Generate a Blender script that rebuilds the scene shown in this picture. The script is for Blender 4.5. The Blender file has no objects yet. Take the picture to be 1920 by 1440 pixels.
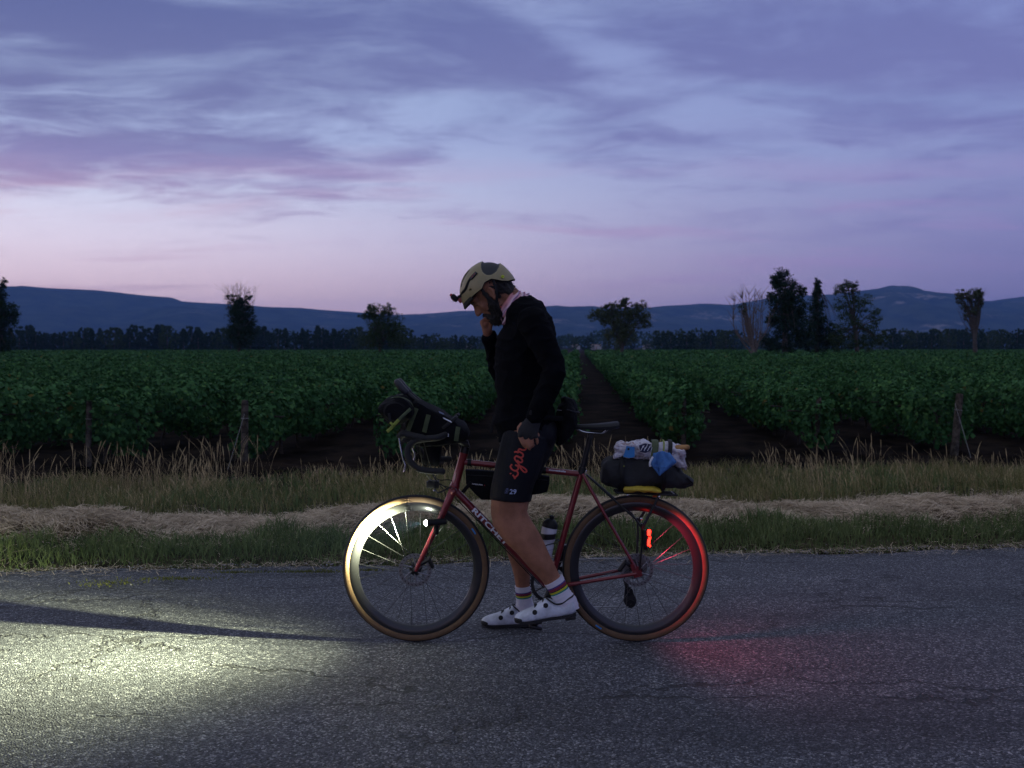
import bpy, math, random
import numpy as np
from mathutils import Vector, Matrix, noise
from mathutils.bvhtree import BVHTree

S = bpy.context.scene
COL = S.collection

# ------------------------------------------------------------------ camera
F_PX = 1867.0          # focal length in photograph pixels (35 mm lens, 1920 wide)
CAM_H = 1.41           # eye height
D0 = 4.75              # distance to the bicycle
cam_d = bpy.data.cameras.new('camera')
cam = bpy.data.objects.new('camera', cam_d); COL.objects.link(cam)
cam.location = (0, 0, CAM_H); cam.rotation_euler = (math.radians(90), 0, 0)
cam_d.sensor_width = 36; cam_d.lens = 35.0; cam_d.shift_y = -70 / 1920
cam_d.clip_start = 0.05; cam_d.clip_end = 40000
cam_d.dof.use_dof = True; cam_d.dof.focus_distance = 4.68; cam_d.dof.aperture_fstop = 4.8
S.camera = cam

# ------------------------------------------------------------------ render / exposure
S.view_settings.view_transform = 'Standard'; S.view_settings.look = 'None'
S.view_settings.exposure = 0.74; S.view_settings.gamma = 1.0
S.view_settings.use_curve_mapping = False
S.render.engine = 'CYCLES'
S.cycles.use_denoising = True
S.cycles.max_bounces = 5; S.cycles.diffuse_bounces = 2; S.cycles.glossy_bounces = 2
S.cycles.transmission_bounces = 3; S.cycles.volume_bounces = 0; S.cycles.transparent_max_bounces = 6
S.cycles.sample_clamp_indirect = 4.0
S.cycles.use_adaptive_sampling = True; S.cycles.adaptive_threshold = 0.015

LENS_STR = 380.0; BEAM_W = 3000.0        # headlight: glowing lens and its beam
TAIL_STR = 5.5; TAIL_W = 8.5          # tail light

SUN_AZ = math.radians(-62)      # measured from +Y (view direction), negative = left
SUN_EL = math.radians(1.0)

# ------------------------------------------------------------------ world: dusk sky with thin cloud
class N:
    """tiny node-graph helper"""
    def __init__(self, tree): self.t = tree; self.n = tree.nodes; self.l = tree.links
    def add(self, typ, **kw):
        n = self.n.new(typ)
        for k, v in kw.items(): setattr(n, k, v)
        return n
    def set(self, sock, v):
        if isinstance(v, bpy.types.NodeSocket): self.l.new(v, sock)
        elif v is not None: sock.default_value = v
    def math(self, op, a, b=None, c=None, clamp=False):
        n = self.add('ShaderNodeMath', operation=op, use_clamp=clamp)
        self.set(n.inputs[0], a); self.set(n.inputs[1], b); self.set(n.inputs[2], c)
        return n.outputs[0]
    def ramp(self, fac, stops, interp='EASE'):
        n = self.add('ShaderNodeValToRGB'); n.color_ramp.interpolation = interp
        e = n.color_ramp.elements
        while len(e) > 2: e.remove(e[-1])
        for i, (p, c) in enumerate(stops):
            x = e[i] if i < 2 else e.new(p)
            x.position = p; x.color = (*c, 1) if not isinstance(c, float) else (c, c, c, 1)
        self.set(n.inputs[0], fac)
        return n.outputs[0]
    def mix(self, fac, a, b, mode='MIX'):
        n = self.add('ShaderNodeMix', data_type='RGBA', blend_type=mode)
        self.set(n.inputs[0], fac)
        for s, v in ((n.inputs[6], a), (n.inputs[7], b)):
            if isinstance(v, tuple) and len(v) == 3: v = (*v, 1)
            self.set(s, v)
        return n.outputs[2]
    def noise(self, vec, scale, detail=4, rough=.5, dist=0.0, dim='3D', color=False):
        n = self.add('ShaderNodeTexNoise', noise_dimensions=dim)
        self.set(n.inputs['Vector'], vec); n.inputs['Scale'].default_value = scale
        n.inputs['Detail'].default_value = detail; n.inputs['Roughness'].default_value = rough
        n.inputs['Distortion'].default_value = dist
        return n.outputs['Color' if color else 'Fac']
    def mapping(self, vec, scale=(1, 1, 1), rot=(0, 0, 0), loc=(0, 0, 0)):
        n = self.add('ShaderNodeMapping')
        self.set(n.inputs[0], vec); n.inputs['Scale'].default_value = scale
        n.inputs['Rotation'].default_value = rot; n.inputs['Location'].default_value = loc
        return n.outputs[0]
    def smooth(self, v, lo, hi, to0=0.0, to1=1.0):
        n = self.add('ShaderNodeMapRange', interpolation_type='SMOOTHSTEP')
        self.set(n.inputs[0], v); n.inputs[1].default_value = lo; n.inputs[2].default_value = hi
        n.inputs[3].default_value = to0; n.inputs[4].default_value = to1
        return n.outputs[0]

W = bpy.data.worlds.new('World'); S.world = W; W.use_nodes = True
W.node_tree.nodes.clear(); g = N(W.node_tree)
geo = g.add('ShaderNodeTexCoord').outputs['Generated']
sx = g.add('ShaderNodeSeparateXYZ'); g.l.new(geo, sx.inputs[0])
dx, dy, dz = sx.outputs
dzp = g.math('MAXIMUM', dz, 0.0)
# azimuth: the afterglow sits beyond the left edge of the view
glow = g.smooth(dx, -0.62, 0.58)                      # 0 toward the afterglow, 1 away from it
clear_l = g.ramp(dzp, [(0.0, (.72, .45, .46)), (0.05, (.70, .51, .55)), (0.10, (.59, .52, .60)), (0.15, (.44, .46, .57)),
                       (0.20, (.28, .33, .475)), (0.30, (.195, .24, .375)), (.55, (.22, .245, .32)), (1.0, (.25, .27, .31))], 'LINEAR')
clear_r = g.ramp(dzp, [(0.0, (.165, .135, .27)), (0.08, (.14, .132, .275)), (0.18, (.155, .172, .325)),
                       (0.30, (.125, .15, .31)), (.55, (.18, .205, .28)), (1.0, (.25, .27, .31))], 'LINEAR')
base = g.mix(glow, clear_l, clear_r)
sky = g.add('ShaderNodeTexSky', sky_type='NISHITA', sun_disc=False)
sky.sun_elevation = SUN_EL; sky.sun_rotation = SUN_AZ; sky.altitude = 200; sky.air_density = 1.2
sky.dust_density = 1.0; sky.ozone_density = 3.0
base = g.mix(1.0, base, g.mix(1.0, sky.outputs[0], (.008, .008, .010), 'MULTIPLY'), 'ADD')
# cloud deck coordinates (a flat layer seen in perspective)
den = g.math('ADD', dzp, 0.12)
cx_ = g.math('DIVIDE', dx, den); cy_ = g.math('DIVIDE', dy, den)
cv = g.add('ShaderNodeCombineXYZ'); g.l.new(cx_, cv.inputs[0]); g.l.new(cy_, cv.inputs[1])
cvec = cv.outputs[0]
warp = g.noise(g.mapping(cvec, (.8, .8, 1)), 1.0, 4, .55, color=True)
wv = g.add('ShaderNodeVectorMath', operation='MULTIPLY_ADD')
g.l.new(warp, wv.inputs[0]); wv.inputs[1].default_value = (.45, .45, 0); g.l.new(cvec, wv.inputs[2])
wvec = wv.outputs[0]
n1 = g.noise(g.mapping(wvec, (.50, .95, 1), (0, 0, math.radians(-14)), (3.1, 1.7, 0)), 1.0, 8, .58, .25)
n2 = g.noise(g.mapping(wvec, (2.0, 2.9, 1), (0, 0, math.radians(-12)), (7.3, 4.1, 0)), 1.4, 7, .62, .4)
nn = g.math('ADD', g.math('MULTIPLY', n1, .46), g.math('MULTIPLY', n2, .54))
# broad cloud masses: soft banks in direction space, their edges broken by the noise
nb = g.math('MULTIPLY_ADD', g.noise(wvec, 1.3, 5, .6), .10, -.05)
def bank(x0, z0, sx_, sz_, slope=0.0):
    a = g.math('DIVIDE', g.math('SUBTRACT', g.math('ADD', dx, nb), x0), sx_)
    zz = g.math('SUBTRACT', g.math('ADD', dz, g.math('MULTIPLY', nb, .5)), g.math('MULTIPLY_ADD', g.math('SUBTRACT', dx, x0), slope, z0))
    b_ = g.math('DIVIDE', zz, sz_)
    r2 = g.math('ADD', g.math('MULTIPLY', a, a), g.math('MULTIPLY', b_, b_))
    return g.math('EXPONENT', g.math('MULTIPLY', r2, -1.0))
cover = g.smooth(dzp, 0.10, 0.26)                     # thicker higher up, clear band over the hills
cover = g.math('ADD', cover, g.math('MULTIPLY', glow, .30), clamp=True)
bias = g.math('MULTIPLY', bank(-.34, .165, .24, .030, .05), .13)
bias = g.math('ADD', bias, g.math('MULTIPLY', bank(-.30, .31, .30, .050, -.1), .11))
bias = g.math('ADD', bias, g.math('MULTIPLY', bank(.30, .30, .26, .045, -.15), .07))
bias = g.math('SUBTRACT', bias, g.math('MULTIPLY', bank(.10, .275, .17, .026, -.46), .17))
bias = g.math('SUBTRACT', bias, g.math('MULTIPLY', bank(-.16, .225, .26, .026, .0), .10))
bias = g.math('SUBTRACT', bias, g.math('MULTIPLY', bank(-.02, .165, .13, .045, -.1), .12))
thr = g.math('SUBTRACT', g.math('ADD', nn, bias), g.math('SUBTRACT', .60, g.math('MULTIPLY', cover, .17)))
dens = g.smooth(thr, -0.10, 0.13)
dens = g.math('MULTIPLY', dens, g.smooth(dzp, 0.06, 0.155))
cl_l = g.ramp(dzp, [(0.0, (.32, .22, .31)), (0.145, (.26, .18, .295)), (0.175, (.155, .135, .27)), (.21, (.108, .112, .225)), (.32, (.056, .070, .178)), (.55, (.12, .135, .20)), (1.0, (.17, .18, .21))], 'LINEAR')
cl_r = g.ramp(dzp, [(0.0, (.12, .112, .27)), (0.2, (.094, .094, .235)), (.33, (.078, .084, .21)), (.55, (.12, .13, .20)), (1.0, (.17, .18, .21))], 'LINEAR')
cloud = g.mix(glow, cl_l, cl_r)
colr = g.mix(g.math('MULTIPLY', dens, g.math('MULTIPLY_ADD', glow, -.26, .95)), base, cloud)
# thin pink streaks low over the horizon
n3 = g.noise(g.mapping(wvec, (.55, 1.9, 1), (0, 0, math.radians(-34)), (1.2, 9.0, 0)), 1.0, 7, .6, .2)
st = g.math('MULTIPLY', g.smooth(n3, .50, .66), g.math('MULTIPLY', g.smooth(dzp, .012, .06), g.smooth(dzp, .22, .11)))
pink = g.mix(glow, (.44, .29, .37), (.205, .155, .325))
colr = g.mix(g.math('MULTIPLY', st, .50), colr, pink)
# pale wisps high up
n4 = g.noise(g.mapping(wvec, (.9, 2.2, 1), (0, 0, math.radians(-22)), (5.6, 2.2, 0)), 1.0, 7, .6, .3)
wi = g.math('MULTIPLY', g.smooth(n4, .46, .68), g.smooth(dzp, .15, .23))
colr = g.mix(g.math('MULTIPLY', wi, .50), colr, g.mix(glow, (.255, .315, .45), (.155, .20, .365)))
bg = g.add('ShaderNodeBackground'); g.l.new(colr, bg.inputs[0]); bg.inputs[1].default_value = 1.14
wo = g.add('ShaderNodeOutputWorld'); g.l.new(bg.outputs[0], wo.inputs[0])

# the last weak light from the set sun's side of the sky
sun_d = bpy.data.lights.new('sun', 'SUN'); sun_d.energy = 0.12; sun_d.angle = math.radians(35)
sun_d.color = (1.0, .80, .78)
sun = bpy.data.objects.new('sun', sun_d); COL.objects.link(sun)
sdir = Vector((math.sin(SUN_AZ), math.cos(SUN_AZ), math.tan(math.radians(9))))
sun.rotation_euler = sdir.to_track_quat('Z', 'Y').to_euler()

# ------------------------------------------------------------------ helpers
def P(px, py, d):
    """point at distance d that the photograph shows at (px, py)"""
    return Vector(((px - 960) * d / F_PX, d, CAM_H - (py - 650) * d / F_PX))
def Q(px, py, off=0.0): return P(px, py, D0 + off)

ORG = {}
def tag(o, label=None, cat=None, group=None, kind=None):
    if label: o['label'] = label
    if cat: o['category'] = cat
    if group: o['group'] = group
    if kind: o['kind'] = kind
    return o
def empty(name, loc, label=None, cat=None, group=None, rz=0.0):
    o = bpy.data.objects.new(name, None); COL.objects.link(o)
    o.location = loc; o.rotation_euler = (0, 0, rz); o.empty_display_size = .1
    ORG[o.name] = Vector(loc)
    return tag(o, label, cat, group)
def link(name, me, mat, parent=None, smooth=True):
    o = bpy.data.objects.new(name, me); COL.objects.link(o)
    if mat is not None and not me.materials: me.materials.append(mat)
    if smooth and len(me.polygons): me.polygons.foreach_set('use_smooth', [True] * len(me.polygons))
    if parent is not None:
        o.parent = parent; ORG[o.name] = ORG.get(parent.name, Vector((0, 0, 0)))
    return o
def np_mesh(name, V, faces):
    """V (n,3) array; faces: list of int arrays (m,k)"""
    me = bpy.data.meshes.new(name)
    V = np.asarray(V, dtype=np.float32)
    me.vertices.add(len(V)); me.vertices.foreach_set('co', V.ravel())
    loops = []; starts = []; s = 0
    for f in faces:
        f = np.asarray(f, dtype=np.int32)
        if f.size == 0: continue
        loops.append(f.ravel()); k = f.shape[1]
        starts.append(s + np.arange(len(f)) * k); s += f.size
    L = np.concatenate(loops); St = np.concatenate(starts).astype(np.int32)
    me.loops.add(len(L)); me.loops.foreach_set('vertex_index', L)
    me.polygons.add(len(St)); me.polygons.foreach_set('loop_start', St)
    me.update(calc_edges=True); me.validate()
    return me

class MB:
    """collects shapes; build() makes one mesh object"""
    def __init__(self): self.v = []; self.f = []
    def add(self, vs, fs):
        o = len(self.v); self.v += [Vector(p) for p in vs]; self.f += [tuple(i + o for i in f) for f in fs]
        return self
    def loft(self, rings, cap=True):
        n = len(rings[0]); vs = [p for r in rings for p in r]; fs = []
        for i in range(len(rings) - 1):
            for j in range(n):
                k = (j + 1) % n
                fs.append((i*n + j, i*n + k, (i+1)*n + k, (i+1)*n + j))
        if cap:
            fs.append(tuple(range(n - 1, -1, -1))); fs.append(tuple(range((len(rings)-1)*n, len(rings)*n)))
        return self.add(vs, fs)
    def tube(self, pts, r, n=10, rb=None, adir=None, round_caps=False, cap=True):
        pts = [Vector(p) for p in pts]; m = len(pts)
        ra = list(r) if isinstance(r, (list, tuple)) else [r] * m
        rbb = (list(rb) if isinstance(rb, (list, tuple)) else [rb] * m) if rb is not None else ra
        tang = [((pts[min(i+1, m-1)] - pts[max(i-1, 0)]).normalized()) for i in range(m)]
        up = Vector(adir) if adir is not None else (Vector((0, 1, 0)) if abs(tang[0].y) < .9 else Vector((1, 0, 0)))
        P_ = []; A_ = []
        if round_caps:
            pre = []; post = []
            for k in (1.0, .86, .5):
                q = math.sqrt(max(0, 1 - k * k)) + .02
                pre.append((pts[0] - tang[0] * k * min(ra[0], rbb[0]), ra[0] * q, rbb[0] * q, tang[0]))
            for k in (.5, .86, 1.0):
                q = math.sqrt(max(0, 1 - k * k)) + .02
                post.append((pts[-1] + tang[-1] * k * min(ra[-1], rbb[-1]), ra[-1] * q, rbb[-1] * q, tang[-1]))
            allr = pre + list(zip(pts, ra, rbb, tang)) + post
        else: allr = list(zip(pts, ra, rbb, tang))
        rings = []; a = None
        for p, x, y, t in allr:
            a = (up if a is None or adir is not None else a); a = a - t * a.dot(t)
            if a.length < 1e-6: a = t.orthogonal()
            a.normalize(); b = t.cross(a)
            rings.append([p + a * (x * math.cos(2*math.pi*j/n)) + b * (y * math.sin(2*math.pi*j/n)) for j in range(n)])
        return self.loft(rings, cap)
    def box(self, c, size, rot=None, bev=0.0):
        c = Vector(c); hx, hy, hz = size[0]/2, size[1]/2, size[2]/2
        R = rot if rot is not None else Matrix.Identity(3)
        b = min(bev, hx*.9, hy*.9, hz*.9)
        if b <= 0:
            vs = [c + R @ Vector((sx*hx, sy*hy, sz*hz)) for sx in (-1, 1) for sy in (-1, 1) for sz in (-1, 1)]
            return self.add(vs, [(0,1,3,2), (4,6,7,5), (0,4,5,1), (2,3,7,6), (0,2,6,4), (1,5,7,3)])
        def ring(z, ins):
            x, y, e = hx - ins, hy - ins, b
            q = []
            for (ax, ay, s0) in ((1, 1, 0), (-1, 1, 90), (-1, -1, 180), (1, -1, 270)):
                for k in (0, 45, 90):
                    t = math.radians(s0 + k)
                    q.append(c + R @ Vector((ax*(x-e) + e*math.cos(t), ay*(y-e) + e*math.sin(t), z)))
            return q
        return self.loft([ring(-hz, b*.7), ring(-hz + b*.35, b*.2), ring(-hz + b, 0), ring(hz - b, 0), ring(hz - b*.35, b*.2), ring(hz, b*.7)])
    def lathe(self, prof, c, axis=(0, 1, 0), n=48, closed=False, a0=0.0):
        """prof: (radius, offset along axis)"""
        ax = Vector(axis).normalized(); u = ax.orthogonal().normalized(); w = ax.cross(u); c = Vector(c)
        vs = []; m = len(prof)
        for j in range(n):
            t = 2*math.pi*j/n + a0; d = u*math.cos(t) + w*math.sin(t)
            vs += [c + d*r + ax*h for r, h in prof]
        fs = []
        for j in range(n):
            k = (j + 1) % n
            for i in range(m if closed else m - 1):
                i2 = (i + 1) % m
                fs.append((j*m + i, k*m + i, k*m + i2, j*m + i2))
        return self.add(vs, fs)
    def ellipsoid(self, c, rx, R=None, nu=20, nv=12):
        c = Vector(c); R = R if R is not None else Matrix.Identity(3); rings = []
        for i in range(nv + 1):
            th = math.pi * (i + .02 if i == 0 else i - .02 if i == nv else i) / nv
            rings.append([c + R @ Vector((rx[0]*math.sin(th)*math.cos(2*math.pi*j/nu), rx[1]*math.sin(th)*math.sin(2*math.pi*j/nu), rx[2]*math.cos(th))) for j in range(nu)])
        return self.loft(rings)
    def plate(self, outline, normal, th):
        """flat polygon of points, thickened along normal"""
        nrm = Vector(normal).normalized() * (th/2); n = len(outline)
        a = [Vector(p) - nrm for p in outline]; b = [Vector(p) + nrm for p in outline]
        return self.loft([a, b])
    def build(self, name, mat, parent=None, smooth=True, sharp=35):
        me = bpy.data.meshes.new(name)
        o = ORG.get(parent.name, Vector((0, 0, 0))) if parent is not None else Vector((0, 0, 0))
        me.from_pydata([tuple(p - o) for p in self.v], [], self.f); me.update()
        ob = link(name, me, mat, parent, smooth)
        if smooth and sharp: me.set_sharp_from_angle(angle=math.radians(sharp))
        return ob

def crom(pts, sub=6):
    """Catmull-Rom through tuples of floats"""
    A = [np.array(p, dtype=float) for p in pts]; out = []
    for i in range(len(A) - 1):
        p0 = A[max(i-1, 0)]; p1 = A[i]; p2 = A[i+1]; p3 = A[min(i+2, len(A)-1)]
        for k in range(sub):
            t = k / sub
            out.append(.5*((2*p1) + (-p0+p2)*t + (2*p0-5*p1+4*p2-p3)*t*t + (-p0+3*p1-3*p2+p3)*t**3))
    out.append(A[-1]); return out
def path(pts, sub=6): return [Vector(p) for p in crom([tuple(p) for p in pts], sub)]

# ------------------------------------------------------------------ materials
def bsdf(m): return m.node_tree.nodes['Principled BSDF']
def mat(name, col, rough=.6, metal=0.0, var=0.0, vscale=8.0, bump=0.0, bscale=60.0, coat=0.0, spec=.5, island=0.0,
        emit=None, estr=0.0, sss=0.0, trans=0.0, alpha=1.0, col2=None):
    m = bpy.data.materials.new(name); m.use_nodes = True
    q = N(m.node_tree); b = bsdf(m)
    c1 = (*col, 1)
    tc = q.add('ShaderNodeTexCoord').outputs['Object']
    out = None
    if var or col2 or island:
        lo = tuple(x*(1-var) for x in col); hi = tuple(min(1, x*(1+var)) for x in (col2 or col))
        f = q.noise(tc, vscale, 5, .6)
        f = q.smooth(f, .3, .7)
        if island:
            r = q.add('ShaderNodeNewGeometry').outputs['Random Per Island']
            f = q.math('ADD', q.math('MULTIPLY', r, island), q.math('MULTIPLY', f, 1 - island))
        out = q.mix(f, lo, hi)
        q.l.new(out, b.inputs['Base Color'])
    else: b.inputs['Base Color'].default_value = c1
    b.inputs['Roughness'].default_value = rough; b.inputs['Metallic'].default_value = metal
    b.inputs['Specular IOR Level'].default_value = spec
    b.inputs['Coat Weight'].default_value = coat; b.inputs['Coat Roughness'].default_value = .15
    if bump:
        bn = q.add('ShaderNodeBump'); bn.inputs['Strength'].default_value = bump; bn.inputs['Distance'].default_value = .01
        q.l.new(q.noise(tc, bscale, 5, .6), bn.inputs['Height']); q.l.new(bn.outputs[0], b.inputs['Normal'])
    if emit: b.inputs['Emission Color'].default_value = (*emit, 1); b.inputs['Emission Strength'].default_value = estr
    if sss: b.inputs['Subsurface Weight'].default_value = sss; b.inputs['Subsurface Radius'].default_value = (.01, .004, .002)
    if trans: b.inputs['Transmission Weight'].default_value = trans
    if alpha < 1: b.inputs['Alpha'].default_value = alpha
    return m
def leaf_mat(name, lo, hi, trans=.25, rough=.55, scale=.8):
    m = mat(name, lo, .75, spec=.08); q = N(m.node_tree); b = bsdf(m)
    r = q.add('ShaderNodeNewGeometry').outputs['Random Per Island']
    tc = q.add('ShaderNodeTexCoord').outputs['Object']
    f = q.math('ADD', q.math('MULTIPLY', r, .6), q.math('MULTIPLY', q.smooth(q.noise(tc, scale, 3, .6), .3, .7), .4))
    c = q.mix(f, lo, hi); q.l.new(c, b.inputs['Base Color'])
    tr = q.add('ShaderNodeBsdfTranslucent'); q.l.new(c, tr.inputs[0])
    mx = q.add('ShaderNodeMixShader'); mx.inputs[0].default_value = trans
    q.l.new(b.outputs[0], mx.inputs[1]); q.l.new(tr.outputs[0], mx.inputs[2])
    q.l.new(mx.outputs[0], m.node_tree.nodes['Material Output'].inputs[0])
    return m
# ================================================================== THE SETTING
rng = np.random.default_rng(7)
random.seed(7)
EDGE0, EDGE_K = 6.66, 0.12              # far edge of the road: y = EDGE0 + EDGE_K * x
CK = 1 / math.sqrt(1 + EDGE_K**2)
RD = np.array([CK, EDGE_K*CK])          # along the road
RN = np.array([-EDGE_K*CK, CK])         # across it, away from the camera
def along(s, u): return np.stack([RD[0]*s + RN[0]*u, EDGE0 + RD[1]*s + RN[1]*u], -1)   # road frame -> xy
FIELD_Z = -0.35
def ground_z(s, u):
    s = np.asarray(s, float); u = np.asarray(u, float)
    def sm(x, a, b): t = np.clip((x-a)/(b-a), 0, 1); return t*t*(3-2*t)
    z = -.03*np.ones_like(u + s)
    z = z + .04*sm(u, -.05, .35) + .03*sm(u, .4, 1.2) - .04*sm(u, 2.2, 3.2) + (FIELD_Z - .0)*sm(u, 3.6, 7.0)
    lump = .02*np.sin(s*1.3 + u*.7) + .015*np.sin(s*2.9 - u*1.9 + 1) + .012*np.sin(s*5.3 + u*4.1)
    return z + lump*sm(u, .1, .8)*(1 - .6*sm(u, 8, 30))

# ---- asphalt
m_road = bpy.data.materials.new('asphalt'); m_road.use_nodes = True
q = N(m_road.node_tree); b = bsdf(m_road)
tc = q.add('ShaderNodeTexCoord').outputs['Object']
def voro(vec, scale, feat='F1', out='Distance', rnd=1.0):
    n = q.add('ShaderNodeTexVoronoi', feature=feat); q.l.new(vec, n.inputs['Vector'])
    n.inputs['Scale'].default_value = scale; n.inputs['Randomness'].default_value = rnd
    return n.outputs[out]
chip = voro(tc, 120, out='Color'); chs = q.add('ShaderNodeSeparateColor'); q.l.new(chip, chs.inputs[0])
chipd = voro(tc, 120); chip2 = voro(tc, 210, out='Color'); ch2 = q.add('ShaderNodeSeparateColor'); q.l.new(chip2, ch2.inputs[0])
bright = q.ramp(chs.outputs[0], [(0, (.012, .0125, .016)), (.45, (.050, .053, .064)), (.82, (.100, .104, .12)), (1, (.26, .26, .27))], 'LINEAR')
fine = q.ramp(ch2.outputs[1], [(0, (.40, .40, .42)), (.6, (1., 1., 1.)), (1, (1.7, 1.7, 1.68))], 'LINEAR')
c = q.mix(1.0, bright, fine, 'MULTIPLY')
big = q.noise(q.mapping(tc, (.35, 1.6, 1), (0, 0, math.atan(EDGE_K))), 1.4, 6, .62)      # wheel-track bands along the road
c = q.mix(1.0, c, q.ramp(big, [(.25, (.55, .55, .57)), (.5, (1., 1., 1.)), (.75, (1.4, 1.39, 1.36))]), 'MULTIPLY')
pits = q.noise(q.mapping(tc, (.55, 1.5, 1), (0, 0, math.atan(EDGE_K))), 16, 4, .7)
pm = q.math('MULTIPLY', q.smooth(pits, .60, .72), q.smooth(q.noise(tc, .9, 2), .42, .60))
c = q.mix(pm, c, (.012, .012, .013))
cw = q.add('ShaderNodeVectorMath', operation='MULTIPLY_ADD'); q.l.new(q.noise(tc, 2.2, 5, .65, color=True), cw.inputs[0]); cw.inputs[1].default_value = (.9, .5, 0); q.l.new(q.mapping(tc, (.45, 1.3, 1), (0, 0, math.atan(EDGE_K))), cw.inputs[2])
crk = q.add('ShaderNodeTexVoronoi', feature='DISTANCE_TO_EDGE'); q.l.new(cw.outputs[0], crk.inputs['Vector']); crk.inputs['Scale'].default_value = .9
ck = q.math('MULTIPLY', q.smooth(crk.outputs['Distance'], .013, .003), q.smooth(q.noise(tc, 1.3, 3, .6), .44, .54))
c = q.mix(q.math('MULTIPLY', ck, .85), c, (.010, .010, .010))
patch = q.smooth(q.noise(q.mapping(tc, (.5, 1.1, 1)), .7, 3, .5, .4), .53, .57)
c = q.mix(1.0, c, q.mix(patch, (1., 1., 1.), (.72, .72, .73)), 'MULTIPLY')
q.l.new(c, b.inputs['Base Color']); b.inputs['Roughness'].default_value = .72; b.inputs['Specular IOR Level'].default_value = .45
hgt = q.math('SUBTRACT', q.math('MULTIPLY', chs.outputs[1], .35), chipd)
hgt = q.math('SUBTRACT', hgt, q.math('ADD', q.math('MULTIPLY', pm, 1.2), q.math('MULTIPLY', ck, 2.0)))
hgt = q.math('ADD', hgt, q.math('MULTIPLY', q.noise(tc, 30, 3), .8))
bn = q.add('ShaderNodeBump'); bn.inputs['Strength'].default_value = .85; bn.inputs['Distance'].default_value = .006
q.l.new(hgt, bn.inputs['Height']); q.l.new(bn.outputs[0], b.inputs['Normal'])

# ---- road sheet, far edge ragged, near edge behind the camera
svals = np.concatenate([np.linspace(-400, -12, 40), np.linspace(-11.9, 11.9, 300), np.linspace(12, 400, 40)])
wob = .05*np.sin(svals*1.7) + .035*np.sin(svals*4.3 + 1) + .02*np.sin(svals*11.1) + rng.normal(0, .012, len(svals))
U = np.linspace(-8.0, 0, 9); V = []
for i, s_ in enumerate(svals):
    for u_ in U:
        uu = u_ + (wob[i] - .02 if u_ == 0 else 0)
        xy = along(s_, uu); V.append((xy[0], xy[1], 0.004 - (.02 if u_ == 0 else 0)))
nU = len(U); Fq = [(i*nU+j, (i+1)*nU+j, (i+1)*nU+j+1, i*nU+j+1) for i in range(len(svals)-1) for j in range(nU-1)]
road = link('road', np_mesh('road', V, [np.array(Fq)]), m_road); tag(road, kind='structure')

# ---- ground sheet to the horizon
m_soil = mat('soil', (.006, .0045, .0035), .95, var=.55, vscale=1.2, bump=.7, bscale=14, col2=(.017, .012, .009), spec=.02)
m_verge = mat('verge_earth', (.020, .020, .010), .95, var=.5, vscale=3.0, bump=.6, bscale=25, col2=(.05, .042, .024), spec=.02)
uu = np.concatenate([[-3000, -1000, -300, -60, -20, -9, -6, -3, -1], np.linspace(-.4, 9, 110), np.linspace(9.5, 30, 40), [35, 45, 60, 90, 140, 220, 400, 800, 1500, 3000, 6600]])
ss = np.concatenate([[-7500, -4000, -2000, -800, -300, -120, -60, -35, -22], np.linspace(-14, 14, 180), [22, 35, 60, 120, 300, 800, 2000, 4000, 7500]])
SS, UU = np.meshgrid(ss, uu, indexing='ij')
xy = along(SS, UU); Z = ground_z(SS, UU)
clod = np.where((UU > 3.2) & (UU < 12), rng.normal(0, .018, UU.shape), 0)
V = np.concatenate([xy, (Z + clod)[..., None]], -1).reshape(-1, 3)
nu = len(uu); ii, jj = np.meshgrid(np.arange(len(ss)-1), np.arange(nu-1), indexing='ij')
Fq = np.stack([ii*nu+jj, (ii+1)*nu+jj, (ii+1)*nu+jj+1, ii*nu+jj+1], -1).reshape(-1, 4)
gm = np_mesh('ground', V, [Fq]); gm.materials.append(m_soil); gm.materials.append(m_verge)
mi = np.where(((UU[:-1, :-1] > -.5) & (UU[:-1, :-1] < 3.4)).reshape(-1), 1, 0).astype(np.int32)
gm.polygons.foreach_set('material_index', mi)
ground = link('ground', gm, None); tag(ground, kind='structure')

# ---- grass, straw and weeds along the verge
def blade_mesh(name, pos, h, w, lean, az, curl, seg=2):
    """pos (n,3); each blade leans in direction az by lean*h with curl at the tip"""
    n = len(pos); face = rng.uniform(0, 2*np.pi, n)
    sd = np.stack([np.cos(face), np.sin(face), np.zeros(n)], -1) * w[:, None]
    ld = np.stack([np.cos(az), np.sin(az), np.zeros(n)], -1)
    up = np.array([0, 0, 1.0])
    mid = pos + up*(h*.55)[:, None] + ld*(lean*h*.35)[:, None]
    tip = pos + up*(h*(1-curl*.5))[:, None] + ld*(lean*h + curl*h*.6)[:, None]
    V = np.stack([pos - sd, pos + sd, mid + sd*.75, mid - sd*.75, tip], 1).reshape(-1, 3)
    k = np.arange(n)[:, None]*5
    return np_mesh(name, V, [k + np.array([0, 1, 2, 3]), k + np.array([3, 2, 4])])
def scatter(n, s0, s1, u0, u1, ufun=None):
    s = rng.uniform(s0, s1, n); u = rng.uniform(0, 1, n)
    u = u0 + (u1-u0)*(u if ufun is None else ufun(u))
    xy = along(s, u); return s, u, np.concatenate([xy, ground_z(s, u)[:, None] - .01], -1)
def lumpy(s, u, seed):
    return (np.sin(s*2.1+seed)+np.sin(s*5.3+u*3+seed*2)+np.sin(s*11.7-u*5+seed*3)*.7)/2.7
m_grass = leaf_mat('green_grass', (.050, .085, .030), (.21, .26, .10), .2, scale=2.5)
m_dry = leaf_mat('dry_grass', (.30, .22, .11), (.62, .49, .27), .2, scale=3)
m_olive = leaf_mat('olive_grass', (.09, .11, .036), (.30, .27, .11), .2, scale=2)
m_straw = leaf_mat('straw', (.24, .18, .11), (.80, .66, .47), .1, scale=4)

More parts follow.
